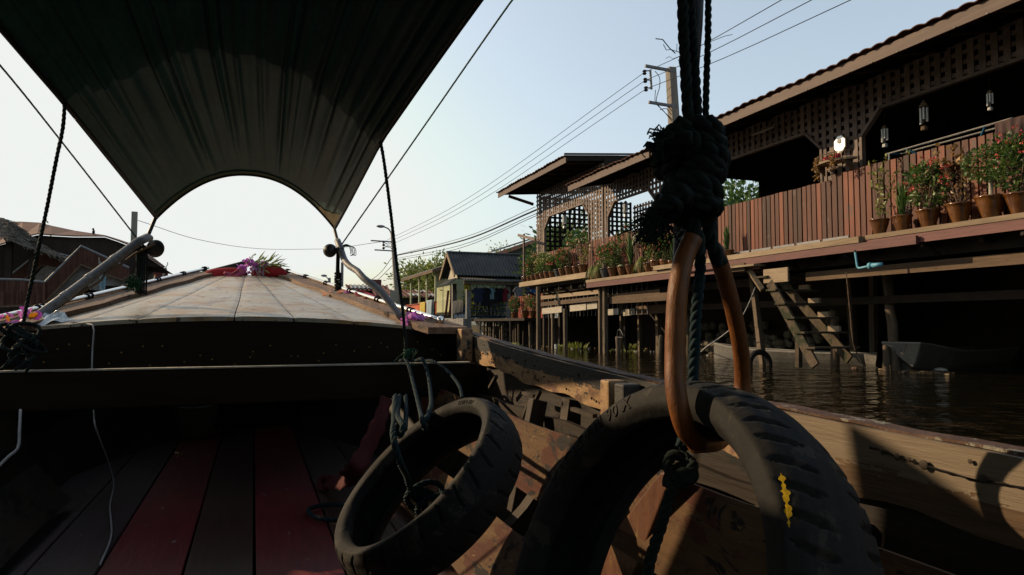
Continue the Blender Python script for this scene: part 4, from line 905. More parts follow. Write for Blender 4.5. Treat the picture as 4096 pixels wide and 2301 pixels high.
q = MB(); q.box((L(-60, 0, 36).x, 35.5, L(0, 1270, 36).z-.1), (L(520, 0, 36).x, 37, L(0, 1262, 36).z)); q.build('floor', M['oldwood'], th)
# stairways with brown bar railings
br = surf('brown_bars', (.13,.05,.03), (.20,.085,.055), 4, (1,1,1), .7, .1, .3)
def railing(pts_top, pts_bot, y, label, group, step=8, tube_='whitewood'):
    t = thing('stair_railing', L(pts_bot[0][0], pts_bot[0][1], y), label, 'railing', group)
    q = MB(); tp_ = [L(u, v, y) for u, v in pts_top]; bt = [L(u, v, y) for u, v in pts_bot]
    q.tube(tp_, .055, 8); q.build('hand_rail', M['galv'], t); q = MB(); q.tube(bt, .05, 6); q.build('bottom_rail', M['oldwood'], t)
    def itp(P_, u):
        for (a, b_), (c_, d_) in zip(P_, P_[1:]):
            if a <= u <= c_: return b_+(d_-b_)*(u-a)/(c_-a)
        return None
    q = MB(); u = pts_top[0][0]+2
    while u < pts_top[-1][0]:
        va, vb = itp(pts_top, u), itp(pts_bot, u)
        if va and vb: q.beam(L(u, vb, y), L(u, va, y), .05, .05, up=(0,1,0))
        u += step/2
    q.build('bars', br, t)
railing([(180, 1130), (250, 1060), (325, 985), (440, 1038), (515, 1072)], [(180, 1212), (250, 1140), (325, 1060), (440, 1105), (515, 1130)], 34, 'brown barred railing climbing to a peak in the middle of the left bank', 'stair railings on the left bank')
railing([(0, 1118), (90, 1120), (180, 1130)], [(0, 1228), (90, 1225), (180, 1222)], 33.9, 'level brown barred railing at the lower left of the bank', 'stair railings on the left bank')
railing([(28, 1112), (95, 1060), (168, 998), (290, 1030)], [(28, 1160), (95, 1120), (168, 1062), (290, 1092)], 38, 'brown barred railing further back under the thatch', 'stair railings on the left bank', 7)
q = MB(); q.prism([L(u, v, 34.3) for u, v in ((180, 1215), (325, 1066), (560, 1135), (560, 1175), (360, 1160), (335, 1110), (200, 1262))], (0, 1.6, 0)); q.build('concrete_ramp', M['concrete'], label='stained grey concrete ramp under the peaked railing', cat='ramp')
q = MB(); q.box((L(325, 0, 34.3).x, 34.35, -.2), (L(340, 0, 34.3).x, 34.7, L(0, 1110, 34.3).z)); q.build('concrete_post', M['concrete'], label='grey concrete post under the ramp on the left bank', cat='post')
q = MB(); q.prism([L(u, v, 37) for u, v in ((135, 1110), (180, 1062), (290, 1080), (290, 1130), (240, 1150), (135, 1150))], (0, .6, 0)); q.build('concrete_wall', M['concrete'], label='grey concrete wall behind the left railing', cat='wall')
q = MB(); q.box((-16, 34.8, -.5), (L(560, 0, 34.8).x, 35.4, 1.2)); q.build('quay_wall', M['underdark'], label='dark quay wall under the left bank buildings', cat='wall')
# flag
t = thing('flag', L(396, 1130, 33), 'furled pale blue and white flag on a thin staff on the left bank', 'flag')
q = MB(); q.tube([L(396, 1030, 33), L(404, 1190, 33)], .02, 5); q.build('staff', M['whitewood'], t)
q = MB()
def fl(a, b_):
    p = L(396+4*b_, 1045+145*b_, 33); wv = .30*math.sin(min(1, b_*2.2+.1)*1.5)*(1-.35*b_); return p+V((wv*a, .06*math.sin(a*9+b_*5), 0))
q.grid(fl, 8, 16); q.build('cloth', cloth('flag_cloth', (.16,.45,.58), (.6,.7,.75)), t, smooth_=True)
# thin post with wire
a = L(540, 849, 40); q = MB(); q.beam((a.x, 39.9, -.3), (a.x, 39.9, a.z), .26, .22, up=(0,1,0)); q.build('wooden_pole', M['pole'], label='tall plain grey pole on the left bank carrying the long wire', cat='pole')
# temple-like red roof
t = thing('red_roof_hall', L(620, 1150, 70), 'steep dark red roof with white edges beyond the left house', 'building')
rd = surf('red_tiles', (.14,.035,.035), (.19,.055,.05), 2, (1,1,1), .8, .2, .2)
q = MB(); q.prism([L(u, v, 72) for u, v in ((560, 1080), (655, 1080), (640, 1142), (560, 1142))], (0, .3, 0)); q.prism([L(u, v, 71.9) for u, v in ((664, 1070), (680, 1140), (642, 1140))], (0, .5, 0)); q.build('roof', rd, t)
q = MB(); q.beam(L(560, 1076, 71.6), L(660, 1076, 71.6), .2, .22); q.beam(L(662, 1072, 71.5), L(641, 1142, 71.5), .12, .14); q.build('white_edge', M['whitewood'], t)
q = MB(); q.tube(smooth([L(u, v, 71.5) for u, v in ((661, 1076), (666, 1065), (671, 1058), (670, 1050))], step=.1), .04, 5); q.build('finial', M['galv'], t)
q = MB(); q.prism([L(u, v, 50) for u, v in ((565, 1088), (625, 1108), (612, 1114), (565, 1095))], (0, 1.5, 0)); q.build('tin_awning', rg, label='small grey tin awning before the dark red roof', cat='awning')
a = L(590, 1150, 46); tree((a.x, 46, .7), 2.4, .9, 1.9, 'yellowish bush below the dark red roof', 900, 21, 'leafdry', .16)
tree((L(540, 0, 44).x+.6, 44, .7), 1.8, .9, 1.5, 'dark bush at the end of the left bank ramp', 700, 22, 'leaf', .16)
# far banks
tree((L(-30, 0, 60).x, 75, .7), 6, 4, 4.5, 'distant tree mass behind the thatched hut', 1200, 23, 'leaf', .4)
# ================================================= OUR LONG WOODEN BOAT
XC = -.06
def zg(y): return .62+.0128*y*abs(y)
def hwr(y): return .98-.27*(y-3.6)
def zd(y): return .80+.175*(y-3.6)
bt = thing('wooden_boat', (XC, 2.5, -.2), 'long weathered wooden boat seen from inside, with a curved bow deck', 'boat')
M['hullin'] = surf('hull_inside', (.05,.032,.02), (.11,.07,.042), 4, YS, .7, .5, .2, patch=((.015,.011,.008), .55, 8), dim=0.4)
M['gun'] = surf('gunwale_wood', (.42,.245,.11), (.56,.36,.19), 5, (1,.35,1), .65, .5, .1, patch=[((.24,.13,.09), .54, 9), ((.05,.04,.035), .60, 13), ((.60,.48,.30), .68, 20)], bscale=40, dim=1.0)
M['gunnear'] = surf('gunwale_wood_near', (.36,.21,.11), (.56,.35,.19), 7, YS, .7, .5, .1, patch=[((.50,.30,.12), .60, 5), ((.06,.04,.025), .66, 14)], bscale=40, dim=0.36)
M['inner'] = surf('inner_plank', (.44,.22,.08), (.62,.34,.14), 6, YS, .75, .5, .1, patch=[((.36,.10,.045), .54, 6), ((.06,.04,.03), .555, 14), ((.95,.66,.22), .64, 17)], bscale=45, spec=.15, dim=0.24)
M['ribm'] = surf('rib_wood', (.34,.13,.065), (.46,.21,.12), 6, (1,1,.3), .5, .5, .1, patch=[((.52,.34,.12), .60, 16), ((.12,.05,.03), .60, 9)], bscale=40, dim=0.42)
M['ribdark'] = surf('shaded_rib_wood', (.10,.07,.045), (.18,.13,.09), 6, (1,1,.3), .7, .4, .1, dim=.5)  # darker copy of the rib wood, shade below the gunwale put into the colour
M['cap'] = surf('gunwale_cap', (.10,.05,.035), (.22,.13,.09), 14, (1,1,1), .75, .5, 0, patch=((.40,.38,.30), .58, 20), dim=0.8)
M['dark'] = surf('dark_varnish', (.05,.030,.017), (.085,.052,.028), 6, XS, .6, .2, .1, spec=.08, patch=((.13,.075,.03), .66, 12), dim=0.28)
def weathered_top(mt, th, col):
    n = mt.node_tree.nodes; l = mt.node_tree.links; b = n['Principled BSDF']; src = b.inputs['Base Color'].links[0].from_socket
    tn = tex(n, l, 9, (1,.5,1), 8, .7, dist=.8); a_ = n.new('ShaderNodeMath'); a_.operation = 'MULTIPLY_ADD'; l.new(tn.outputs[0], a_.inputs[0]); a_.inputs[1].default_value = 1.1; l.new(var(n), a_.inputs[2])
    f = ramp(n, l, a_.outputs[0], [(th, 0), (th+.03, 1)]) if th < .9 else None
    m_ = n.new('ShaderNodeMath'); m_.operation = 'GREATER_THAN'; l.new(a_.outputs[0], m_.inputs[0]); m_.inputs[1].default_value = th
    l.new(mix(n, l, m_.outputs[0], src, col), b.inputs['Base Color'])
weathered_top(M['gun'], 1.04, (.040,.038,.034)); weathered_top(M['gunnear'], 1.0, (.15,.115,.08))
def side(sx): return lambda x, y, z: (XC+sx*(x-XC), y, z)
for sx in (1, -1):
    F_ = side(sx)
    # outer skin with prow
    def skin(a, b_, F_=F_):
        y = -3.0+a*10.8; hw_ = 1.17 if y < 3.6 else max(.02, 1.17-.27*(y-3.6)-.0*(y-3.6)**2); k = hw_/1.17; rise = .09*max(0, y-3.6)**1.35
        pr = [(1.0, 0), (.985, .25), (.92, .52), (.76, .78), (.45, .94), (0, 1)]; f = b_*5; i = min(4, int(f)); f -= i
        px_ = pr[i][0]*(1-f)+pr[i+1][0]*f; pz = pr[i][1]*(1-f)+pr[i+1][1]*f; zt = zg(y) if y < 3.6 else zd(y)-.01; zb_ = -.28+rise
        return F_(XC+hw_*px_, y, zt-.02-(zt-zb_)*pz)
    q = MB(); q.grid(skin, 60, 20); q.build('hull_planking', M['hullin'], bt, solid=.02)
    # gunwale strake, in two boards
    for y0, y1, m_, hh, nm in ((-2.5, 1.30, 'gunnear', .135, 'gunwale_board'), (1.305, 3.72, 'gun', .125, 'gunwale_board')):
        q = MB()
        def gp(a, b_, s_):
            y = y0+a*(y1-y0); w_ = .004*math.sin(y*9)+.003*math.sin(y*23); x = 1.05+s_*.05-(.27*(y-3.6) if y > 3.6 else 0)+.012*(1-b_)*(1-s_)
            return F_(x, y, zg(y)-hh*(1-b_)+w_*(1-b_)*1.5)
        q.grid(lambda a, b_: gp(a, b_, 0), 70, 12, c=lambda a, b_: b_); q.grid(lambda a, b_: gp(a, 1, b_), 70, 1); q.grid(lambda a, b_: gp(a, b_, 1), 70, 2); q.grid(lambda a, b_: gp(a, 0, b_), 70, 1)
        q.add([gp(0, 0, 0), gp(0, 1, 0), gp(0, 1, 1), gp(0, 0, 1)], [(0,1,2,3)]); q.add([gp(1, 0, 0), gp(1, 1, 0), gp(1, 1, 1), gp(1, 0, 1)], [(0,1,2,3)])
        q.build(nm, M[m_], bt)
    q = MB(); q.grid(lambda a, b_: F_(1.062+.045*b_, -2.5+6.1*a, zg(-2.5+6.1*a)+.004+.001*math.sin(a*190)+.001*math.sin(a*77)), 220, 2); q.build('gunwale_cap', M['cap'], bt, solid=.005)
    # long inner boards
    def strip(x0, z0, x1, z1, ya, yb, m_, nm, th=.03):
        q = MB(); q.grid(lambda a, b_: F_(x0+(x1-x0)*b_+.003*math.sin(a*31), ya+a*(yb-ya), z0+(z1-z0)*b_+.012*(ya+a*(yb-ya)-1.2)*.6+.004*math.sin(a*40+b_*2)), 60, 3); q.build(nm, M[m_], bt, solid=th)
    strip(.86, .495, .80, .30, -2.2, 3.5, 'inner' if sx > 0 else 'hullin', 'inner_board'); strip(.73, .215, .60, .06, -2.2, 3.4, 'inner' if sx > 0 else 'hullin', 'inner_board')  # left boards take the dark hull colour, standing for shade
    strip(1.04, .47, 1.04, .43, 1.0, 3.4, 'hullin', 'stringer', .02)
    # curved ribs
    for k in range(4):
        y = .15+k*1.05; q = MB(); pts = [(1.085, zg(y)-.135), (1.06, .42), (.99, .27), (.86, .12), (.64, .0)]; wd = .05; ps = smooth([V((a, y, c_)) for a, c_ in pts], step=.05)
        for a, b_ in zip(ps, ps[1:]): q.beam(F_(*a), F_(*b_), .055, .06, up=(0, 1, 0), c=.5)
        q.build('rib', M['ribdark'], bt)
    # standing knees above the inner board
    for k, y in enumerate((.42, 1.62, 2.35)):
        q = MB(); q.beam(F_(.90, y, .12), F_(1.0, y+.02, .46+.04*k), .06, .05, up=(0, 1, 0)); q.build('knee', M['ribdark'], bt, bev=.004)
q = MB(); q.prism([at(u, v, x=.80) for u, v in ((2640, 1890), (2690, 1890), (2500, 2380), (2340, 2280))], (.045, 0, 0)); q.build('rib', M['ribm'], bt, bev=.004)
M['crack'] = surf('crack', (.008,.006,.005), (.015,.01,.008), 20, (1,1,1), .9, .2, 0)
cp = [at(u, v, x=1.048) for u, v in ((3480, 1790), (3530, 1805), (3600, 1832), (3650, 1845), (3700, 1862), (3760, 1880), (3830, 1900), (3920, 1925), (3990, 1930), (4096, 1952))]
q = MB(); q.tube([p_+V((0, 0, rnd.uniform(-.0006, .0006))) for p_ in smooth(cp, step=.008)], [.0016*rnd.uniform(.5, 1.5) for _ in smooth(cp, step=.008)], 5); q.build('crack', M['crack'], bt)
for u, v, r_ in ((3530, 1808, .0055), (3587, 1827, .0065), (3635, 1838, .0045), (3695, 1860, .0085), (3930, 1915, .0075), (3880, 1846, .004)):
    q = MB(); p_ = at(u, v, x=1.047); q.blob(p_, r_, 12, sx=.25); q.build('wooden_plug', M['ribdark'], bt, smooth_=True)
for k in range(34):
    y = rnd.uniform(1.75, 3.3); z = zg(y)-rnd.uniform(.02, .11); q = MB(); q.blob((1.047+.006, y, z), .0045, 8, sx=.8); q.build('nail_hole', M['crack'], bt)
# cleats on the right gunwale and little brackets below
for u, v0, v1 in ((2470, 1523, 1655), (2530, 1530, 1660)):
    a = at(u, v0, x=1.03); q = MB(); q.box((.985, a.y-.025, zg(a.y)-.15), (1.046, a.y+.03, zg(a.y)-.008)); q.build('cleat', M['gun'], bt, bev=.006)
q = MB(); q.box((.985, 3.33, .63), (1.046, 3.42, .80)); q.build('cleat', M['gun'], bt, bev=.006)
for (u0, v0, u1, v1, w_) in ((1985, 1505, 1960, 1550, .02), (2095, 1572, 2140, 1585, .022), (2160, 1565, 2110, 1670, .018), (2120, 1600, 2095, 1670, .02), (2290, 1636, 2380, 1665, .02)):
    q = MB(); q.beam(at(u0, v0, x=.99), at(u1, v1, x=.99), .012, w_*.8, up=(1, 0, 0)); q.build('batten', M['ribdark'], bt)
# floor boards
fr = surf('red_floor_board', (.20,.018,.022), (.27,.03,.033), 6, YS, .5, .35, .1, patch=[((.50,.46,.46), .655, 22), ((.10,.02,.02), .60, 9)], spec=.45, dim=0.85)
fb = surf('brown_floor_board', (.14,.060,.042), (.19,.085,.06), 6, YS, .5, .35, .1, patch=[((.42,.40,.40), .68, 20), ((.06,.03,.02), .62, 9)], spec=.45, dim=0.45)
fg = surf('purple_floor_board', (.105,.055,.06), (.15,.085,.09), 6, YS, .5, .35, .1, patch=[((.42,.40,.40), .66, 20)], spec=.45, dim=0.4)
for x0, x1, m_ in ((-.86, -.66, fg), (-.655, -.452, fg), (-.445, -.198, fr), (-.19, .012, fb), (.022, .285, fr), (.292, .52, fb), (.525, .70, fb)):
    q = MB(); 
    for a in range(20): q.box((x0, -1.5+a*.33, .0), (x1, -1.5+(a+1)*.33, .04), c=.5) if False else None
    q.box((x0, -1.5, .0), (x1, 5.6, .04)); q.build('floor_board', m_, bt, bev=.004)
q = MB(); q.box((-1.0, 5.6, -.1), (.9, 5.64, 1.1)); q.build('bulkhead', M['dark'], bt)
q = MB(); q.box((-1.1, -2.6, -.1), (1.0, -2.55, 2.1)); q.build('rear_shade_panel', M['dark'], bt)  # unseen panel added behind the camera to keep the inside dark
q = MB(); q.prism([(-.86, y, z) for y, z in ((.6, .6), (2.58, .6), (2.58, 1.70), (2.46, 1.655), (2.34, 1.60), (2.2, 1.51), (2.12, 1.44), (1.9, 1.38), (.6, 1.40))], (.02, 0, 0)); q.build('side_board', M['dark'], bt)  # unseen board added on the left, outline cut to shape the sun patches
# thwart
q = MB(); q.box((-1.15, 3.22, .475), (1.04, 3.27, .632)); q.build('thwart', M['dark'], bt, bev=.008)
q = MB(); q.box((-1.15, 3.216, .633), (1.0, 3.276, .639)); q.build('thwart_edge', M['whitewood'], bt)
# bow deck
mt, n, l, b = nodes('deck_boards')
t0 = tex(n, l, 2.2, (1, 1, 1), 6, .62, dist=.5); c = ramp(n, l, t0.outputs[0], [(.34, (.20,.115,.045)), (.44, (.31,.225,.13)), (.56, (.31,.275,.22)), (.70, (.21,.145,.11))])
t1 = tex(n, l, 5, (.7, 1, 1), 8, .7, dist=.8); c = mix(n, l, ramp(n, l, t1.outputs[0], [(.55, 0), (.60, .85)]), c, (.30,.17,.06))
t2 = tex(n, l, 3.4, (1, .8, 1), 8, .7, dist=1.2); c = mix(n, l, ramp(n, l, t2.outputs[0], [(.58, 0), (.62, .75)]), c, (.15,.085,.085))
t3 = tex(n, l, 34, (1, .35, 1), 5, .6); c = mix(n, l, ramp(n, l, t3.outputs[0], [(.615, 0), (.635, .95)]), c, (.07,.05,.04))
g = ramp(n, l, var(n), [(0, .30), (.45, .85), (1, 1.05)]); c = mix(n, l, 1, c, g, 'MULTIPLY'); l.new(c, b.inputs['Base Color'])
l.new(ramp(n, l, t1.outputs[0], [(.3, .25), (.7, .5)]), b.inputs['Roughness']); b.inputs['Specular IOR Level'].default_value = .5
tb = tex(n, l, 30, (.2, 1, 1), 6, .7); bp = n.new('ShaderNodeBump'); bp.inputs['Strength'].default_value = .35; bp.inputs['Distance'].default_value = .006; l.new(tb.outputs[0], bp.inputs['Height']); l.new(bp.outputs[0], b.inputs['Normal'])
M['deck'] = mt
fbd = [-1.02, -.81, -.51, -.03, .28, .62, 1.02]; q = MB()
for k in range(6):
    g0, g1 = fbd[k], fbd[k+1]
    def dk(a, b_, g0=g0, g1=g1):
        y = 3.575+a*2.3; hd = hwr(y)-.11; gap = .0035/hd; w_ = .002*math.sin(y*5+g0*30)/hd
        f = (g0+gap+w_*(abs(g0) < 1))*(1-b_)+(g1-gap+.002*math.sin(y*5+g1*30)/hd*(abs(g1) < 1))*b_
        return (XC+f*hd, y, zd(y)+.055*(1-min(1, abs(f))**2)*max(0, 1-(y-3.575)/3.0)-.004*abs(2*b_-1)**6)
    pv_ = .45+.5*rnd.random(); q.grid(dk, 40, 16, c=lambda a, b_, pv_=pv_: pv_ if .07 < b_ < .93 else .12+.5*abs(math.sin(a*47+pv_*9))*pv_)
q.build('bow_deck', M['deck'], bt, solid=.022)
q = MB(); q.grid(lambda a, b_: (XC+(b_*2-1)*(hwr(3.6+a*2.7)-.1), 3.6+a*2.7, zd(3.6+a*2.7)-.05), 10, 4); q.build('deck_underside', M['underdark'], bt)
M['rimw'] = surf('deck_rim_wood', (.16,.085,.05), (.30,.18,.11), 7, (1,.2,1), .7, .5, .1, patch=[((.05,.035,.03), .60, 12), ((.50,.34,.17), .66, 16)], bscale=45)
for sx in (1, -1):
    F_ = side(sx)
    def rim(a, b_, s_):
        y = 3.42+a*2.48; hh = hwr(y); x = XC+hh-.135+.215*b_-.01*math.sin(y*11)*(1-b_); return F_(x, y, zd(y)+.005+.034*s_)
    q = MB(); q.grid(lambda a, b_: rim(a, b_, 1), 40, 3); q.grid(lambda a, b_: rim(a, 0, b_), 40, 1); q.grid(lambda a, b_: rim(a, 1, b_), 40, 1); q.grid(lambda a, b_: rim(a, b_, 0), 40, 1)
    q.add([rim(0,0,0), rim(0,1,0), rim(0,1,1), rim(0,0,1)], [(0,1,2,3)]); q.build('deck_rim', M['rimw'], bt)
    # polished rail
    y0 = 3.55 if sx == 1 else 3.0
    ps = [V(F_(XC+hwr(y), y, .855+.172*(y-3.6))) for y in [y0+i*(6.12-y0)/24 for i in range(25)]]
    q = MB(); q.tube(ps, .0115, 14); rl = q.build('hand_rail', M['chrome'], bt, smooth_=True)
    q = MB(); q.blob(ps[0], .0215, 16); q.tube([ps[0], ps[0]+V((0, .0, -.035))], .011, 10); q.lathe([(.001, 0), (.03, 0), (.03, .006), (.001, .008)], 16, ps[0]+V((0, 0, -.048))); q.build('rail_end', M['chrome'], bt, smooth_=True)
    y = 3.86
    while y < 6.05:
        q = MB()
        for dy in (0, .04):
            p = V(F_(XC+hwr(y+dy), y+dy, .855+.172*(y+dy-3.6))); q.tube([p+V((math.cos(t_)*.015, 0, math.sin(t_)*.015)) for t_ in [i*.5236 for i in range(12)]], .0045, 6, closed=True)
            q.tube([p-V((0, 0, .012)), p-V((0, 0, .036))], .006, 6); q.lathe([(.001, 0), (.016, 0), (.016, .004), (.001, .005)], 10, p-V((0, 0, .041)))
        q.build('rail_bracket', M['black'], bt, smooth_=True); y += .43
q = MB()      # dark coaming under the deck edge
def cm(a, b_): x = -1.16+a*2.18; f = (x-XC)/.9; return (x, 3.56-.012*b_, (zd(3.56)+.05*(1-min(1, f*f))-.004)-b_*.25)
q.grid(cm, 40, 3); q.build('coaming', M['dark'], bt, solid=.03)
q = MB()
for k in range(30):
    x = -.95+k*.065+rnd.uniform(-.03,.03); z = .80-rnd.uniform(.06, .17); q.blob((x, 3.53, z), .0045, 6, sy=.4)
q.build('nail_plugs', surf('brass_plug', (.22,.13,.03), (.3,.18,.05), 10, (1,1,1), .6, 0, 0), bt)
q = MB(); q.box((-1.1, 4.2, .55), (1.0, 4.26, .72)); q.build('deck_beam', M['underdark'], bt)
# bent pipes that carry the canopy
def pl_(pp, ya, yb):
    n_ = len(pp); return [at(u, v, y=ya+(yb-ya)*i/(n_-1)) for i, (u, v) in enumerate(pp)]
q = MB(); PL = pl_([(150, 1268), (250, 1195), (350, 1120), (450, 1045), (552, 968), (590, 950)], 3.72, 4.22); q.tube(PL, .0235, 14); q.build('canopy_pipe', M['galv'], bt, smooth_=True, label='straight grey canopy pipe on the left side of the bow deck')
q = MB()
for f in (1.0, 2.0, 3.0): p = PL[int(f)]; d = (PL[int(f)+1]-p).normalized(); q.tube([p, p+d*.03], .026, 14)
q.build('pipe_collar', M['galv'], bt, smooth_=True)
q = MB(); q.tube([PL[-2], PL[-1], at(598, 955, y=4.24)], .022, 12); q.build('pipe_head', M['galv'], bt, smooth_=True)
q = MB(); PR = smooth(pl_([(1606, 1272), (1522, 1166), (1456, 1114), (1430, 1085), (1400, 1066), (1378, 1040), (1362, 995), (1350, 963)], 3.72, 4.22), step=.03); q.tube(PR, .019, 14); q.build('canopy_pipe', M['galv'], bt, smooth_=True, label='kinked grey canopy pipe on the right side of the bow deck')
for p0, p1 in (((590, 948), (622, 872)), ((1350, 965), (1338, 918))):
    q = MB(); q.tube([at(*p0, y=4.22), at(*p1, y=4.3)], .010, 10); q.build('canopy_rod', M['black'], bt)
# side post carrying the canopy and the ropes
q = MB(); q.tube([at(2792, -60, x=1.06), at(2785, 100, x=1.06), at(2722, 900, x=1.05), at(2700, 1500, x=1.05), at(2695, 1600, x=1.05)], .0165, 12); q.build('canopy_post', M['black'], bt, smooth_=True)
q = MB(); q.tube([(-1.17, 1.5, .3), (-1.12, 1.45, 2.0)], .0165, 12); q.build('canopy_post', M['black'], bt, smooth_=True)

# ================================================= CANOPY
cn = thing('canopy', (XC, 2, 1.5), 'dark green-grey arched tarpaulin canopy with long creases over the boat', 'canopy')
KEY = [(-2.6, -1.05, 1.80, .92, 1.95, .40), (0, -1.05, 1.85, .92, 2.05, .40), (1.2, -1.0, 1.95, .88, 2.05, .39), (2.1, -.885, 1.885, .69, 1.905, .38), (2.6, -.79, 1.79, .60, 1.77, .35), (3.0, -.69, 1.67, .51, 1.63, .31), (4.3, -.53, 1.43, .46, 1.42, .302)]
def ckey(y):
    for a, b_ in zip(KEY, KEY[1:]):
        if y <= b_[0]:
            f = max(0, (y-a[0])/(b_[0]-a[0])); return [a[i]*(1-f)+b_[i]*f for i in range(1, 6)]
    return KEY[-1][1:]
CR = [(.04, .006, .02), (.10, .009, .03), (.17, .010, -.04), (.245, .010, -.05), (.30, .009, -.05), (.355, .008, -.045), (.43, .008, -.02), (.50, .007, 0), (.575, .008, .01), (.66, .009, .03), (.71, .006, .03), (.77, .011, .05), (.83, .010, .06), (.885, .009, .04), (.93, .010, .03), (.965, .006, .02)]
def cz(t, y):
    d = 0
    for i, (c_, w_, sl_) in enumerate(CR):
        cc = c_+sl_*(3.2-y)*.22; g = (t-cc)/w_; am = .015+.009*math.sin(i*2.3)
        fade = min(1, max(.0, (4.3-y)/1.1+.2*math.sin(i*5.1)*min(1, (4.3-y)*3)))
        d += -am*fade*(math.exp(-g*g)-.7*math.exp(-((g-2.2)/1.5)**2))
    e = min(1, max(0, (4.3-y)/.6)); d += e*(.006*math.sin(t*38+math.sin(y*1.3)*1.2)+.004*math.sin(t*71+y*2))
    return d
def cfn(t, y):
    xl, zl, xr, zr, h = ckey(y); s_ = 2*t-1; k = 1-abs(s_)**2.15
    sc_ = -.055*math.sin(max(0, min(1, (y-3.0)/1.3))*math.pi)*0
    sag = .02*math.sin(min(1, max(0, (y-2.2)/2.1))*math.pi)*k
    return V((xl+(xr-xl)*t, y+(.04*k if y > 4.2 else 0), zl+(zr-zl)*t+h*k+cz(t, y)-sag))
def tarp_mat(name, a, b_, tr):
    mt = surf(name, a, b_, 7, (1, .5, 1), .50, .35, 0, patch=((a[0]*.35, a[1]*.35, a[2]*.35), .67, 34), bscale=16, spec=(.06 if name == 'tarp_rear' else .2), trans=tr, grain=True); return mt
tm1 = tarp_mat('tarp_rear', (.010,.036,.033), (.018,.055,.050), .05); tm2 = tarp_mat('tarp_front', (.017,.055,.053), (.032,.088,.084), .04)
q = MB(); ys = [-2.6, -1.5, -.5, .3, .9, 1.3]+[1.5+i*.06 for i in range(48)]; nt_ = 230
def ybend(j, t): # the seam between the two cloths is an arc
    return ys[j]
vv = [cfn(i/nt_, y) for y in ys for i in range(nt_+1)]; W = nt_+1
fa = []; fb_ = []
for j in range(len(ys)-1):
    for i in range(nt_):
        t = i/nt_; sy = 3.02+.02*math.sin(t*9)
        (fb_ if (ys[j]+ys[j+1])/2 > sy else fa).append((j*W+i, j*W+i+1, (j+1)*W+i+1, (j+1)*W+i))
q.add(vv, fa, 0, .5)
o = len(q.f)
for f in fb_: q.f.append(list(f)); q.m.append(1); q.c.append(.5)
q.build('tarpaulin', [tm1, tm2], cn, smooth_=True)
q = MB(); q.tube([cfn(i/60, 4.31)+V((0, 0, -.008)) for i in range(61)], .008, 8); q.build('front_hoop', M['black'], cn, smooth_=True)
q = MB(); q.grid(lambda a, b_: cfn(a, 4.30-.05*b_)+V((0, 0, -.006-.002*b_)), 80, 1); q.build('hem', surf('hem_cloth', (.03,.12,.075), (.16,.15,.11), 40, (1,1,1), .8, .2, 0), cn, smooth_=True)
for e in (0, 1):
    q = MB(); q.tube([cfn(e, -2.5+i*.17) for i in range(41)], .011, 6); q.build('edge_hem', M['black'], cn, smooth_=True)
q = MB(); q.grid(lambda a, b_: cfn(.90+.1*a, 4.285-(.05+.22*a*a)*b_)+V((0, 0, -.009)), 10, 3); q.build('corner_patch', surf('tan_patch', (.30,.24,.13), (.42,.34,.2), 10, (1,1,1), .8, .1, 0, trans=.3), cn, smooth_=True)
SK = [(-2.5, .5), (.6, .45), (1.4, .30), (2.1, .18), (2.45, .02)]   # unseen curtain added to block low sun, beside and behind the camera
q = MB()
def skf(a, b_):
    y = -2.5+a*4.95
    for (ya, ha), (yb, hb) in zip(SK, SK[1:]):
        if y <= yb+.001: h = ha+(hb-ha)*(y-ya)/(yb-ya); break
    p = cfn(0, y); return (p.x+.03*math.sin(y*8)*b_, y, p.z-h*b_)
q.grid(skf, 60, 8); q.build('shade_curtain', tm1, cn, smooth_=True, solid=.004)
for y in (1.25, -1): q = MB(); q.tube([cfn(i/40, y)+V((0, 0, -.015)) for i in range(41)], .012, 8); q.build('hoop', M['black'], cn, smooth_=True)

# ================================================= ROPES OF THE CANOPY
def rope(nm, pts, r_, mt_, label, cat='rope', pitch=None, group=None):
    q = MB(); q.rope(pts, r_, pitch); return q.build(nm, M[mt_], label=label, cat=cat, smooth_=True, group=group)
rope('hanging_rope', [cfn(1, 3.0)]+[at(u, v, y=y) for u, v, y in ((1535, 640, 3.02), (1560, 830, 3.1), (1590, 1080, 3.18), (1612, 1250, 3.2), (1624, 1400, 3.21), (1625, 1450, 3.21))], .0078, 'rope', 'dark rope hanging from the right canopy edge down to the cross beam', pitch=.05)
rope('hanging_rope', [cfn(0, 3.0)]+[at(u, v, y=y) for u, v, y in ((250, 520, 3.02), (225, 640, 3.04), (190, 820, 3.1), (140, 1060, 3.15), (105, 1230, 3.18), (92, 1300, 3.19))], .0072, 'rope', 'thick dark rope hanging from the left canopy edge', pitch=.055)
q = MB()
for k in range(7):
    c0 = at(90+rnd.uniform(-20, 25), 1330+k*14, y=3.16); pts = [c0+V((.05*math.cos(t_+k)*(1+.3*math.sin(k)), .02*math.sin(t_*2), (.035+.01*(k % 3))*math.sin(t_))) for t_ in [i*.7 for i in range(9)]]; q.rope(pts, .008, .05, closed=True)
for pp in ([(60, 1400), (40, 1440), (5, 1480)], [(95, 1400), (110, 1440), (60, 1480)], [(90, 1400), (118, 1440), (105, 1490)]): q.rope([at(u, v, y=3.15) for u, v in pp], .007)
q.build('rope_knot', M['rope'], smooth_=True, label='tangled dark rope knot at the lower end of the left hanging rope', cat='rope')
rope('guy_rope', [at(562, 972, y=4.2), at(280, 610, x=-.82), at(0, 262, x=-.95), at(-300, -60, x=-1.05)], .0042, 'greenrope', 'thin taut guy rope from the left pipe to beyond the left frame edge')
rope('guy_rope', [at(1362, 985, y=4.2), at(1700, 500, x=.82), at(2052, -4, x=1.0), at(2200, -180, x=1.05)], .0045, 'greenrope', 'thin taut guy rope from the right pipe up to the top of the frame')
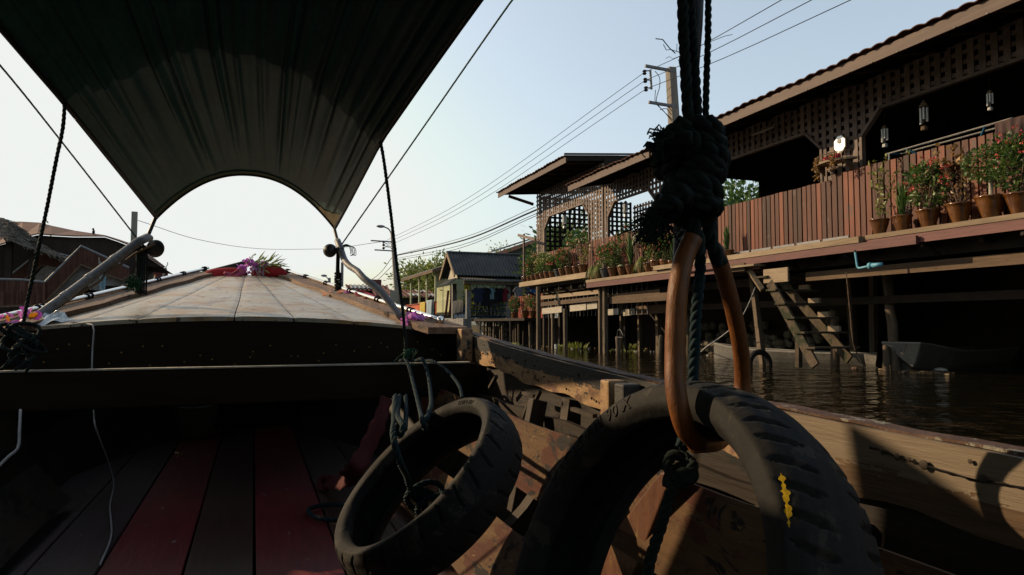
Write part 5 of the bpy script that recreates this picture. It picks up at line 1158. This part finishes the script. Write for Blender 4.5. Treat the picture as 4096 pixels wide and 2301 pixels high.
# coils hanging under the pipe heads
q = MB()
for k in range(6): x = 548+k*8; q.rope([at(x, 1000, y=4.17), at(x-2+rnd.uniform(-3,3), 1090, y=4.15), at(x-4, 1180+rnd.uniform(-8, 6), y=4.13)], .005)
for k in range(5): c0 = at(566, 985+rnd.uniform(-10, 16), y=4.17); q.rope([c0+V((.035*math.cos(t_), .02*math.sin(t_+k), .014*math.sin(t_*2+k)+.01*math.sin(t_))) for t_ in [i*.7 for i in range(9)]], .005, closed=True)
q.build('rope_bundle', M['rope'], smooth_=True, label='bundle of dark green ropes hanging under the left lamp', cat='rope')
q = MB(); c0 = at(532, 1135, y=4.12)
for k in range(40): q.tube(smooth([c0+V((rnd.gauss(0, .02), 0, rnd.gauss(0, .025))) for _ in range(4)], step=.012), .0016, 3)
q.build('net_scrap', M['greenrope'], label='frayed bright green net scrap beside the left rope bundle', cat='net')
q = MB()
for k in range(3): x = 1348+k*5; q.rope([at(x, 1010, y=4.16), at(x-2, 1070, y=4.14), at(x-2+k*2, 1130, y=4.12)], .0045)
for k in range(9): c0 = at(1352, 1095+k*8, y=4.12); q.rope([c0+V((.018*math.cos(t_), .016*math.sin(t_), .006*math.sin(t_+k))) for t_ in [i*.9 for i in range(7)]], .005, closed=True)
q.build('rope_bundle', M['rope'], smooth_=True, label='knotted dark green rope hanging under the right lamp', cat='rope')
q = MB(); c0 = at(1362, 985, y=4.18)
for k in range(5): q.tube(smooth([c0, c0+V((.04+.01*k, 0, .012-.004*k)), c0+V((.06+.008*k, .01, -.02-.008*k)), c0+V((.058+.01*(k % 3), 0, -.045-.01*(k % 2)))], step=.01), .0022, 4)
q.rope([c0+V((.024*math.cos(t_), .024*math.sin(t_), .004*math.sin(t_*2))) for t_ in [i*.7 for i in range(9)]], .004, closed=True); q.build('rope_end', M['greenrope'], label='frayed green rope end tied round the kinked pipe', cat='rope')
# round lamps
def lamp(c, r_, arm, label):
    c = V(c); t = thing('round_lamp', c, label, 'lamp', 'round black lamps on the canopy pipes'); fd = V((math.sin(YAW), math.cos(YAW), 0))*1; s_ = V((math.cos(YAW), -math.sin(YAW), 0))
    q = MB(); q.lathe([(.001, -.035), (r_*.5, -.03), (r_*.85, -.012), (r_, .006), (r_*1.02, .012), (r_*.9, .016), (.001, .010)], 30)
    q.v = [tuple(c+s_*p[0]+V((0, 0, 1))*p[1]-fd*(-p[2])*1) for p in q.v]; q.build('housing', M['black'], t, smooth_=True)
    q = MB(); q.tube([c+s_*arm*.6*r_, c+s_*arm*2.1*r_+V((0, 0, .0))], [.016, .019], 10); q.build('bracket', M['black'], t, smooth_=True)
lamp(at(618, 994, y=4.16), .048, -1, 'round black lamp facing away on the left canopy pipe'); lamp(at(1318, 1002, y=4.16), .040, 1, 'round black lamp facing away on the right canopy pipe')
q = MB(); q.tube(smooth([at(u, v, y=y) for u, v, y in ((620, 975, 4.1), (590, 990, 4.12), (545, 1012, 4.15), (500, 1045, 4.05), (480, 1060, 4.02), (430, 1085, 3.98), (405, 1120, 3.94), (360, 1150, 3.9), (300, 1185, 3.86), (240, 1225, 3.8), (180, 1262, 3.74))], step=.02), .006, 6); q.build('lamp_cable', M['oldwood'], smooth_=True, label='grey cable winding along the left canopy pipe', cat='cable')

# ================================================= BOW OFFERINGS
t = thing('bow_cushions', at(970, 1110, y=6.2), 'pair of dark red cloth rolls tied over the front rail of the bow', 'cushion')
rc = cloth('red_cushion', (.62,.03,.035), (.45,.02,.025)); 
for pp, lb_ in ([(797, 1117, 5.80), (850, 1104, 5.84), (920, 1098, 5.86), (990, 1096, 5.87)], 0), ([(1005, 1092, 5.88), (1060, 1090, 5.87), (1115, 1090, 5.85), (1145, 1098, 5.80)], 1):
    P_ = smooth([at(u, v, y=y) for u, v, y in pp], step=.03); n_ = len(P_); q = MB(); q.tube(P_, [.012+.042*math.sin(min(1, i/(n_-1)*3, (n_-1-i)/(n_-1)*3)*1.57) for i in range(n_)], 16); q.build('cushion_roll', rc, t, smooth_=True)
t = thing('bow_garland', at(985, 1090, y=6.1), 'offering of purple orchids, sprigs and pink, orange and green ribbons on the bow', 'garland')
q = MB(); c0 = at(1000, 1066, y=5.85)
for k in range(20):
    a = c0+V((rnd.gauss(-.02, .07)+.02*(k % 4), rnd.gauss(0,.03), rnd.gauss(0,.03)))
    for _ in range(9): q.leaf(a, V((rnd.gauss(0,1), rnd.gauss(0,1), rnd.gauss(0,1))), .036, .028)
q.build('orchids', M['purple'], t); q = MB()
for k in range(90): a = c0+V((rnd.uniform(-.0, .2), rnd.gauss(0,.03), rnd.uniform(-.03, .05))); q.leaf(a, V((rnd.uniform(.2,1), rnd.gauss(0,.4), rnd.uniform(-.2,.7))), rnd.uniform(.06,.13), .014)
for u1, v1, u0, v0 in ((1022, 1014, 985, 1055), (1115, 1018, 1045, 1060), (1055, 1024, 1035, 1050), (1035, 1040, 1000, 1060)):
    a, b_ = at(u0, v0, y=5.82), at(u1, v1, y=5.82); q.tube(smooth([a, a.lerp(b_, .5)+V((0,0,.006)), b_], step=.03), .0022, 4)
    for i in range(26): q.leaf(a.lerp(b_, i/26), V((rnd.gauss(0,1), rnd.gauss(0,1), rnd.gauss(0,1))), .014, .008)
q.build('sprigs', M['leafy'], t); q = MB()
for k in range(14): a = c0+V((rnd.uniform(.0,.12), -.04, rnd.uniform(-.02,.01))); q.tube(smooth([a, a+V((rnd.uniform(-.02,.03), -.02, -.03)), a+V((rnd.uniform(-.02,.04), -.02, -.07))], step=.02), .0018, 3)
q.build('white_strings', M['cord'], t)
def ribbon(pts, w_, mt_, nm, parent=None, label=None, cat=None, tw=.6):
    P_ = smooth(pts, step=.015); q = MB(); vv = []; n_ = len(P_)
    for i, p in enumerate(P_):
        d = (P_[min(i+1, n_-1)]-P_[max(i-1, 0)]).normalized(); s_ = d.cross(V((0, -1, .3))).normalized(); k = w_*(.6+.4*math.sin(i/n_*3.1))*(1+.12*math.sin(i*1.1)); s_ = (s_*math.cos(tw*math.sin(i*.25))+V((0, 1, 0))*math.sin(tw*math.sin(i*.25)))
        for j in range(5): f = j/4-.5; vv.append(p+s_*k*f+V((0, -.008*math.cos(f*9+i*.3), 0)))
    q.add(vv, [(i*5+j, i*5+j+1, i*5+j+6, i*5+j+5) for i in range(n_-1) for j in range(4)]); return q.build(nm, mt_, parent, smooth_=True, label=label, cat=cat, solid=.0015)
pr_ = cloth('pink_ribbon', (.62,.10,.20)); gr_ = cloth('green_ribbon', (.02,.30,.18)); or_ = cloth('orange_ribbon', (.72,.16,.05)); rr_ = cloth('red_ribbon', (.62,.06,.10))
ribbon([at(975, 1078, y=5.75), at(945, 1100, y=5.70), at(888, 1135, y=5.7)], .075, pr_, 'pink_ribbon', t); ribbon([at(965, 1105, y=5.70), at(940, 1125, y=5.8), at(900, 1133, y=5.68)], .085, gr_, 'green_ribbon', t); ribbon([at(948, 1082, y=5.74), at(955, 1095, y=5.72), at(942, 1108, y=5.68)], .075, or_, 'orange_ribbon', t)
ribbon([at(1000, 1090, y=5.75), at(1030, 1115, y=5.8), at(1080, 1123, y=5.7), at(1134, 1121, y=5.7)], .016, pr_, 'pink_ribbon', t); ribbon([at(895, 1090, y=5.75), at(925, 1098, y=5.72), at(955, 1082, y=5.72)], .03, pr_, 'pink_ribbon', t)
ribbon([at(800, 1140, y=5.7), at(850, 1139, y=5.72), at(900, 1132, y=5.75)], .014, M['leafy'], 'green_strip', t)
ribbon([at(1425, 1168, y=4.62), at(1440, 1200, y=4.5), at(1475, 1192, y=4.45), at(1498, 1190, y=4.5), at(1455, 1170, y=4.6), at(1425, 1170, y=4.63)], .03, rr_, 'ribbon', label='crumpled red and white ribbon tied to the right handrail', cat='ribbon')
def petals(u, v, y, s_, n_, label, spread=.05, mats=('purple',)):
    c0 = at(u, v, y=y); q = MB()
    for k in range(n_):
        a = c0+V((rnd.gauss(0, spread), rnd.gauss(0, .02), rnd.uniform(-.01, .03))); d = V((rnd.gauss(0, 1), rnd.gauss(-.4, .6), rnd.uniform(.0, 1.2))).normalized()
        side_ = d.cross(V((rnd.gauss(0,1), rnd.gauss(0,1), rnd.gauss(0,1)))).normalized(); nn = d.cross(side_); L_ = s_*rnd.uniform(.6, 1.1); vv = []
        for i in range(6):
            f = i/5; w_ = .42*L_*math.sin(.25+f*2.7); o_ = a+d*L_*f+nn*(.25*L_*f*f)
            vv += [o_-side_*w_+nn*w_*.4, o_, o_+side_*w_+nn*w_*.4]
        q.add(vv, [(i*3+j, i*3+j+1, i*3+j+4, i*3+j+3) for i in range(5) for j in (0, 1)], rnd.randrange(len(mats)), rnd.random())
    return q.build('flower_cluster', [M[m_] for m_ in mats], smooth_=True, label=label, cat='flowers')
petals(1648, 1285, 3.66, .055, 16, 'large purple orchid petals at the foot of the kinked pipe', .03); petals(1690, 1300, 3.7, .03, 12, 'small purple and orange petals by the handrail end', .03, ('purple', 'orange'))
petals(115, 1270, 3.45, .05, 7, 'purple orchid petals behind the left hanging rope', .02); petals(40, 1300, 3.4, .04, 14, 'purple and orange flowers at the left frame edge', .03, ('purple', 'purple', 'orange')); petals(1345, 1185, 4.75, .04, 12, 'wilted pink petals on the deck beside the right handrail', .045, ('purple', 'pink'))
# clear plastic wrapper
pm, n, l, b = nodes('clear_plastic'); b.inputs['Base Color'].default_value = (.62,.68,.72,1); b.inputs['Roughness'].default_value = .18; b.inputs['Alpha'].default_value = .75
q = MB(); W4 = [at(185, 1258, y=3.78), at(235, 1258, y=3.8), at(298, 1296, y=3.66), at(150, 1316, y=3.58)]
def wf(a, b_):
    p = W4[0].lerp(W4[1], a).lerp(W4[3].lerp(W4[2], a), b_); return p+V((0, 0, .018+.012*math.sin(a*9+b_*4)*math.sin(b_*7+a*3)))
q.grid(wf, 16, 16); q.build('plastic_wrapper', pm, label='crumpled clear plastic wrapper on the left corner of the bow deck', cat='wrapper', solid=.001)
q = MB(); q.tube(smooth([at(u, v, y=y) for u, v, y in ((170, 1265, 3.7), (178, 1285, 3.66), (165, 1298, 3.62), (152, 1310, 3.58))], step=.01), .008, 8); q.build('hose_piece', M['cord'], smooth_=True, label='short bent pale hose on the left corner of the deck', cat='hose')
# white cord over the coaming, hanging to the floor
q = MB(); q.tube(smooth([at(u, v, y=y) for u, v, y in ((190, 1272, 3.72), (235, 1290, 3.66), (300, 1288, 3.62), (340, 1296, 3.58), (372, 1300, 3.53), (376, 1320, 3.52), (370, 1400, 3.5), (368, 1480, 3.45))]+[V((0, 0, 0))+at(370, 1560, y=3.40), at(374, 1640, y=3.30), at(385, 1720, y=3.2), at(430, 1840, z=.18), at(455, 1930, z=.05), at(440, 2020, z=.05), at(445, 2140, z=.05), at(400, 2260, z=.05)], step=.02), .0035, 6)
q.build('white_cord', M['cord'], smooth_=True, label='thin white cord hanging over the deck edge and lying across the red floor board', cat='cord')
q = MB(); q.tube(smooth([at(u, v, y=y) for u, v, y in ((82, 1640, 3.0), (78, 1720, 2.9), (72, 1790, 2.85), (30, 1830, 2.75), (-20, 1880, 2.7))], step=.02), .005, 6); q.build('white_cord', M['cord'], smooth_=True, label='short white cord hanging under the cross beam at the left edge', cat='cord')
# bucket under the deck
c0 = at(780, 1745, z=.05); t = thing('bucket', (c0.x, c0.y, .045), 'dark green bucket with a wire handle on the floor under the bow deck', 'bucket')
q = MB(); q.lathe([(.001, 0), (.11, 0), (.145, .24), (.15, .25), (.14, .25), (.105, .02), (.001, .02)], 24, (c0.x, c0.y, .045)); q.build('body', surf('bucket_green', (.20,.24,.15), (.28,.32,.2), 6, (1,1,1), .5, .1, 0), t, smooth_=True)
q = MB(); q.tube([V((c0.x+.15*math.cos(a), c0.y-.05-.10*math.sin(a), .29-.03*math.sin(a))) for a in [i*math.pi/14 for i in range(15)]], .004, 6); q.build('handle', M['cord'], t)
petals(715, 1812, 4.5, .02, 5, 'tiny pale petals lying on the left red floor board', .01, ('cream',)).location.z = .045
# red cloth
ribbon([at(1548, 1590, y=3.12), at(1520, 1680, y=3.0), at(1470, 1790, y=2.9), at(1420, 1880, y=2.8), at(1370, 1925, z=.14), at(1300, 1925, z=.06), at(1290, 1965, z=.05)], .085, rr_ if False else cloth('faded_red_cloth', (.17,.03,.03)), 'red_cloth', label='crumpled faded red cloth hanging from the cross beam to the floor', cat='cloth', tw=.3)
# ================================================= TYRES
M['cavity'] = surf('tyre_inside', (.006,.006,.006), (.012,.012,.012), 9, (1,1,1), .8, .2, 0)  # inside coloured near black, standing for the shade within the tyre
def tyre(c, nrm, Ro, Ri, W_, ref_up, label, grooves=28, text=None, seed=0, gw=.0055, sl=.9):
    """nrm: unit normal of the face that is turned to the camera"""
    c = V(c); nrm = V(nrm).normalized(); e1 = (V(ref_up)-nrm*V(ref_up).dot(nrm)).normalized(); e2 = nrm.cross(e1)
    t = thing('tyre', c, label, 'tyre', 'motorcycle tyres hung inside the boat')
    h = W_/2; P0 = [(Ri, -h*.66), (Ri+.006, -h*.84), (Ri+.014, -h*.95), (Ri+.034, -h*1.0), (Ro-.022, -h*.93), (Ro-.0125, -h*.78), (Ro-.007, -h*.55), (Ro-.002, -h*.27), (Ro, 0), (Ro-.002, h*.27), (Ro-.007, h*.55), (Ro-.0125, h*.78), (Ro-.022, h*.93), (Ri+.034, h), (Ri+.014, h*.95), (Ri+.006, h*.84), (Ri, h*.66),
        (Ri+.006, h*.50), (Ri+.02, h*.66), (Ri+.04, h*.80), (Ro-.035, h*.72), (Ro-.02, h*.40), (Ro-.015, 0), (Ro-.02, -h*.40), (Ro-.035, -h*.72), (Ri+.04, -h*.80), (Ri+.02, -h*.66), (Ri+.006, -h*.50)]
    pr = smooth([V((a, b_, 0)) for a, b_ in P0], closed=True, step=.004); n_ = len(pr); N = 760; q = MB(); vv = []
    inner0 = max(i for i, p in enumerate(pr) if p.x < Ri+.002 and p.y > 0); gr = [(p.x > Ro-.03 and abs(p.y) < h*.95) for p in pr]; half = lambda i: i
    for k in range(N):
        th = 6.28318*k/N
        for i, p in enumerate(pr):
            r_, w_ = p.x, p.y; outer = r_ > Ro-.012-.02*abs(w_)/h and r_ > Ro-.03
            if outer and abs(w_) > h*.12:
                s_ = 1 if w_ > 0 else -1; f = abs(w_)/h; ph = th*grooves/6.28318+(.5 if s_ > 0 else 0)
                cen = (f-.5)*sl+.10*math.sin(f*6); dd = (ph-cen) % 1; dd = min(dd, 1-dd)*6.28318/grooves*Ro
                long_ = int(ph-cen) % 2; lim = .90 if long_ else .84
                if dd < gw*(.55+.6*f) and (.30 if long_ else .40) < f < lim: r_ -= .007*min(1, (gw-dd)/.0015)
            r_ += .0006*math.sin(th*9+i)
            if abs(r_-(Ri+.04)) < .0022 and abs(w_) > h*.85: w_ += .0015*(1 if w_ > 0 else -1)
            vv.append(c+(e1*math.cos(th)+e2*math.sin(th))*r_+nrm*w_)
    q.add(vv, [(k*n_+i, k*n_+(i+1) % n_, ((k+1) % N)*n_+(i+1) % n_, ((k+1) % N)*n_+i) for k in range(N) for i in range(n_)], 0, .5)
    q.m = [1 if (i > inner0) else 0 for k in range(N) for i in range(n_)]
    q.build('carcass', [M['rubber'], M['cavity']], t, smooth_=True)
    if text:
        s0, size, start, rr0 = text; cu = bpy.data.curves.new('txt', 'FONT'); cu.body = s0; cu.size = size; cu.extrude = .0012; cu.bevel_depth = .0005; cu.space_character = 1.12
        to = bpy.data.objects.new('txt', cu); C.objects.link(to); bpy.context.view_layer.update(); me = bpy.data.meshes.new_from_object(to.evaluated_get(bpy.context.evaluated_depsgraph_get())); bpy.data.objects.remove(to)
        bm = bmesh.new(); bm.from_mesh(me); bmesh.ops.triangulate(bm, faces=bm.faces); bmesh.ops.subdivide_edges(bm, edges=[e for e in bm.edges if e.calc_length() > .006], cuts=2); q = MB(); vs2 = []
        for v_ in bm.verts:
            th = start-v_.co.x/rr0; r_ = rr0-size*.36+v_.co.y; hh = h*(1.0-.045*abs((Ri+.034-r_)/.02)**2 if r_ < Ri+.034 else .995)
            vs2.append(c+(e1*math.cos(th)+e2*math.sin(th))*r_+nrm*(hh+v_.co.z))
        bm.verts.ensure_lookup_table(); q.add(vs2, [[v_.index for v_ in f.verts] for f in bm.faces], 0, .6); bm.free(); q.build('raised_lettering', M['rubber'], t)
    return t
def nrm_(a, e): return V((-math.sin(R(a))*math.cos(R(e)), -math.cos(R(a))*math.cos(R(e)), math.sin(R(e))))
nb = nrm_(88.5, 23.1)
Ri_B = .235
TB = tyre(at(2518, 2368, Y=.88)-nb*.049, nb, .299, .235, .148, (0, 0, 1), 'large motorcycle tyre in the foreground hanging from the amber hose loop', 54, text=('MACADAM 90 X', .0275, R(72), Ri_B+.0275))
nrm_s = nrm_(83.7, 46.8)
TS = tyre(at(1668, 1903, Y=1.818)-nrm_s*.047, nrm_s, .286, .226, .145, (0, 0, 1), 'smaller tilted motorcycle tyre leaning against the boat side', 30, text=('150/70 R17', .016, R(20), .246))
# yellow paint smear on the big tyre
c_ = at(2518, 2368, Y=.88)-nb*.049; e1 = (V((0,0,1))-nb*nb.z).normalized(); e2 = nb.cross(e1)
cand = []
for i in range(720):
    th = i*.008727; p_ = c_+(e1*math.cos(th)+e2*math.sin(th))*.287+nb*.066; u_, v_ = pix(p_)
    if 1880 < v_ < 2110 and u_ > 2800: cand.append(th)
def tsurf(w_):   # radius of the outer surface at the side offset w_
    h = .074; K = [(0, .299), (.27, .297), (.55, .292), (.78, .2865), (.93, .277), (1.0, .269)]
    for (a, ra), (b_, rb) in zip(K, K[1:]):
        if w_/h <= b_: return ra+(rb-ra)*(w_/h-a)/(b_-a)
    return .269
if cand:
    q = MB()
    for a, b_ in zip(cand, cand[1:]):
        vv = []
        for th in (a, b_):
            k = (th-cand[0])/(cand[-1]-cand[0]); wd = .0025*(1-abs(2*k-1)**3)+.0012*math.sin(th*90)+.001*math.sin(th*211)
            for s_ in (-1, 0, 1): w_ = .0685-.004*k+s_*max(.0004, wd); vv.append(c_+(e1*math.cos(th)+e2*math.sin(th))*(tsurf(w_)+.001)+nb*w_)
        q.add(vv, [(0, 1, 4, 3), (1, 2, 5, 4)])
    q.build('paint_smear', M['yellowpaint'], TB)
# ================================================= HOSE LOOP, ROPES AND BIG KNOT
q = MB()
hp = [at(u, v, Y=Y) for u, v, Y in ((2772, 950, .93), (2735, 1040, .92), (2712, 1160, .905), (2703, 1300, .90), (2700, 1430, .895), (2702, 1540, .885), (2718, 1640, .88), (2745, 1720, .885), (2785, 1765, .91))]
hp = smooth(hp, step=.006); q.tube(hp, [.0135*(1 if i > 3 else .97) for i in range(len(hp))], 20, cap=True)
hp2 = smooth([at(u, v, Y=Y) for u, v, Y in ((2862, 1000, 1.08), (2895, 1100, 1.10), (2930, 1230, 1.12), (2955, 1350, 1.14), (2968, 1450, 1.16), (2968, 1560, 1.17), (2950, 1660, 1.15), (2880, 1760, 1.05), (2785, 1775, .93))], step=.006); q.tube(hp2, .0135, 20)
q.build('hose_loop', M['hose'], smooth_=True, label='amber rubber hose loop holding the big tyre under the rope knot', cat='hose')
def nrope(nm, pts, r_, label, mt_='rope', pitch=None): return rope(nm, [at(u, v, Y=Y) for u, v, Y in pts], r_, mt_, label, pitch=pitch, group='dark ropes hanging into the big knot')
nrope('thick_rope', ((2730, -60, .95), (2736, 150, .95), (2745, 330, .95), (2756, 520, .95)), .0083, 'thickest dark frayed rope, left of the bundle above the knot', pitch=.05)
nrope('thick_rope', ((2755, -60, .955), (2770, 120, .955), (2782, 300, .955), (2796, 520, .95)), .0066, 'middle dark rope of the bundle above the knot', pitch=.042)
nrope('thin_rope', ((2833, -60, .96), (2832, 150, .96), (2826, 320, .96), (2822, 520, .955)), .0048, 'thinnest dark rope, right of the bundle above the knot', pitch=.032)
t = thing('rope_knot', at(2780, 700, Y=.97), 'huge dark knot of thick coiled rope with frayed ends in front of the house', 'rope'); q = MB()
def coil(u, v, rx, rz, tl, th_=.0125, yy=.96, dep=.035, ph=0):
    c0 = at(u, v, Y=yy); k = yy/FX*.9; pts = []
    for i in range(14):
        a = 6.28318*i/14+ph; pts.append(c0+rt*(rx*k*math.cos(a))+V((0, 0, 1))*(rz*k*math.sin(a)+tl*k*math.cos(a))+fw*(-dep*math.sin(a+.3)))
    q.rope(pts, th_, .06, n=8, closed=True)
for a in ((2795, 540, 62, 28, -18), (2806, 590, 62, 24, -10), (2812, 640, 68, 34, -22), (2800, 690, 70, 30, -8), (2798, 735, 66, 36, 20), (2768, 770, 88, 44, -26), (2750, 820, 80, 36, 14), (2790, 850, 62, 30, 10)): coil(*a)
coil(2700, 590, 34, 78, 10, dep=.03, ph=.6); coil(2672, 620, 26, 66, -6, dep=.03); coil(2725, 640, 40, 90, 8, dep=.03, yy=.95); coil(2690, 810, 44, 40, 0, dep=.03, yy=.94); coil(2655, 845, 40, 30, 8, .011, .94)
q.rope([at(u, v, Y=.96) for u, v in ((2760, 860), (2780, 930), (2790, 1000), (2770, 1010))], .012, .07); q.rope([at(u, v, Y=1.0) for u, v in ((2820, 800), (2838, 880), (2840, 950), (2862, 1010), (2885, 1060))], .011, .065)
q.build('coils', M['rope'], t, smooth_=True)
q = MB(); TF = {}
def tuft(u, v, du, dv, n_, L_, sp, w_=.0007):
    for k in range(n_):
        a = at(u+rnd.gauss(0, sp*.4), v+rnd.gauss(0, sp*.4), Y=.95+rnd.gauss(0, .012)); kx = .95/FX; e = a+rt*((du+rnd.gauss(0, sp))*kx)-V((0, 0, 1))*((dv+rnd.gauss(0, sp))*kx); m1 = a.lerp(e, .4)+rt*rnd.gauss(0, L_)+V((0, 0, rnd.gauss(0, L_)))
        m2 = a.lerp(e, .75)+rt*rnd.gauss(0, L_)+V((0, 0, rnd.gauss(0, L_))); q.tube(smooth([a, m1, m2, e], step=.008), w_*rnd.uniform(.6, 1.5), 3)
tuft(2665, 855, -85, 70, 120, .008, 36); tuft(2645, 865, -50, 100, 80, .008, 34); tuft(2690, 540, -50, 10, 60, .005, 20, .0011); tuft(2650, 590, -20, 20, 50, .005, 22, .0011); tuft(2740, 200, -14, 0, 12, .003, 60, .0006)
a = at(2655, 548, Y=.95); q.tube([a, at(2630, 542, Y=.95), at(2619, 536, Y=.95)], .003, 5); q.blob(at(2597, 582, Y=.95), .006, 8); q.tube([at(2597, 582, Y=.95), at(2640, 585, Y=.95), at(2670, 590, Y=.95)], .0045, 6); q.blob(at(2618, 535, Y=.95), .0035, 8)
q.build('frayed_ends', M['rope'], t)
q = MB(); c0 = at(2652, 795, Y=.925); q.tube([at(2655, 768, Y=.925), c0, at(2658, 830, Y=.925)], .0045, 6); q.build('blue_tape', bl, t)
rope('blue_rope', [at(u, v, Y=Y) for u, v, Y in ((2800, 960, 1.02), (2800, 1100, 1.02), (2785, 1250, 1.02), (2778, 1400, 1.02), (2772, 1500, 1.02), (2770, 1560, 1.02), (2740, 1700, 1.0), (2725, 1790, .98))], .0085, 'bluerope', 'blue-green rope hanging between the two limbs of the hose loop', pitch=.042)
q = MB()
for k in range(3): c0 = at(2722, 1868+k*24, Y=.97); q.rope([c0+rt*(.018*math.cos(t_))+fw*(.016*math.sin(t_))+V((0, 0, .013*math.sin(t_+k*1.4))) for t_ in [i*.7 for i in range(9)]], .0085, .042, closed=True)
q.rope([at(u, v, Y=.95) for u, v in ((2700, 1930), (2670, 2010), (2640, 2120), (2600, 2240), (2590, 2330))], .0085, .042); q.build('rope_knot', M['rope'], smooth_=True, label='dark blue knotted rope inside the big tyre with its end hanging down', cat='rope')
q = MB()
for k, (u, v) in enumerate(((2715, 940), (2710, 975), (2712, 1010))): q.rope([at(u, v, Y=1.2), at(u+20, v-20, Y=1.15), at(u+40, v-22, Y=1.1)], .004)
q.build('rope_lashing', M['rope'], smooth_=True, label='small dark lashing between the post and the hose loop', cat='rope')
# ropes over the cross beam by the small tyre
def cr(pts, r_, label, mt_='bluerope'): return rope('tie_rope', pts, r_, mt_, label, group='blue-green ropes over the cross beam')
cr([at(1590, 1460, y=3.3), at(1605, 1441, y=3.25), at(1628, 1446, y=3.17), at(1650, 1520, y=3.0), at(1680, 1640, y=2.5), at(1690, 1680, Y=1.95), at(1700, 1720, Y=1.9)], .0085, 'blue-green rope looped over the cross beam, leftmost of three')
cr([at(1660, 1445, y=3.28), at(1690, 1438, y=3.2), at(1712, 1500, y=3.1), at(1725, 1600, y=2.6), at(1712, 1660, Y=2.0), at(1695, 1690, Y=1.9)], .0085, 'blue-green rope looped over the cross beam, middle of three')
cr([at(1700, 1445, y=3.28), at(1730, 1445, y=3.2), at(1790, 1485, y=3.1), at(1835, 1540, y=2.9), at(1850, 1590, y=2.7)], .008, 'blue-green rope looped over the cross beam and running right')
cr([at(1582, 1585, Y=2.1), at(1578, 1680, Y=1.75), at(1575, 1750, Y=1.62), at(1600, 1850, Y=1.6), at(1625, 1900, Y=1.72), at(1640, 1950, Y=1.8), at(1690, 2010, Y=1.85), at(1710, 2080, Y=1.85)], .0085, 'blue-green rope hanging in front of the small tyre rim')
cr([at(1598, 1585, Y=2.15), at(1590, 1660, Y=1.8), at(1612, 1700, Y=1.65), at(1600, 1745, Y=1.65), at(1585, 1700, Y=1.68)], .0075, 'short doubled rope loop at the upper left rim of the small tyre')
cr([at(1623, 1585, Y=2.1), at(1624, 1660, Y=1.9), at(1620, 1720, Y=1.75)], .007, 'thin straight rope just left of the sunlit hull patch')
cr([at(1480, 2030, z=.06), at(1400, 2022, z=.06), at(1305, 2020, z=.06), at(1240, 2035, z=.06), at(1245, 2060, z=.06), at(1300, 2078, z=.06), at(1400, 2080, z=.06), at(1460, 2075, z=.06)], .0095, 'blue-green rope loop lying on the floor left of the small tyre')
q = MB(); c0 = at(1700, 2000, Y=1.85)
for k in range(6): q.rope([c0+rt*(.05*math.cos(t_+k)+.01*k)+V((0, 0, .045*math.sin(t_)-.012*k))+fw*(.03*math.sin(t_*2+k)) for t_ in [i*.7 for i in range(9)]], .0085, closed=True)
for pp in ([(1680, 2050), (1630, 2130), (1560, 2220)], [(1700, 2060), (1650, 2150), (1600, 2200)], [(1750, 2040), (1800, 2090), (1720, 2180)]): q.rope([at(u, v, Y=1.9) for u, v in pp], .007)
q.build('rope_tangle', M['bluerope'], smooth_=True, label='tangle of blue-green rope inside the small tyre', cat='rope')
q = MB()
for k in range(5): c0 = at(1626, 1400+k*8, y=3.2); q.rope([c0+V((.012*math.cos(t_), .012*math.sin(t_), .004*math.sin(t_+k))) for t_ in [i*.9 for i in range(7)]], .004, closed=True)
for k in range(8): c0 = at(1628, 1400, y=3.2); q.tube(smooth([c0, c0+V((rnd.uniform(-.05,.05), 0, rnd.uniform(-.02,.01))), c0+V((rnd.uniform(-.07,.05), 0, -rnd.uniform(.02,.09)))], step=.01), .002, 4)
q.build('green_twine', M['greenrope'], label='bright green twine tied round the foot of the right hanging rope', cat='twine')
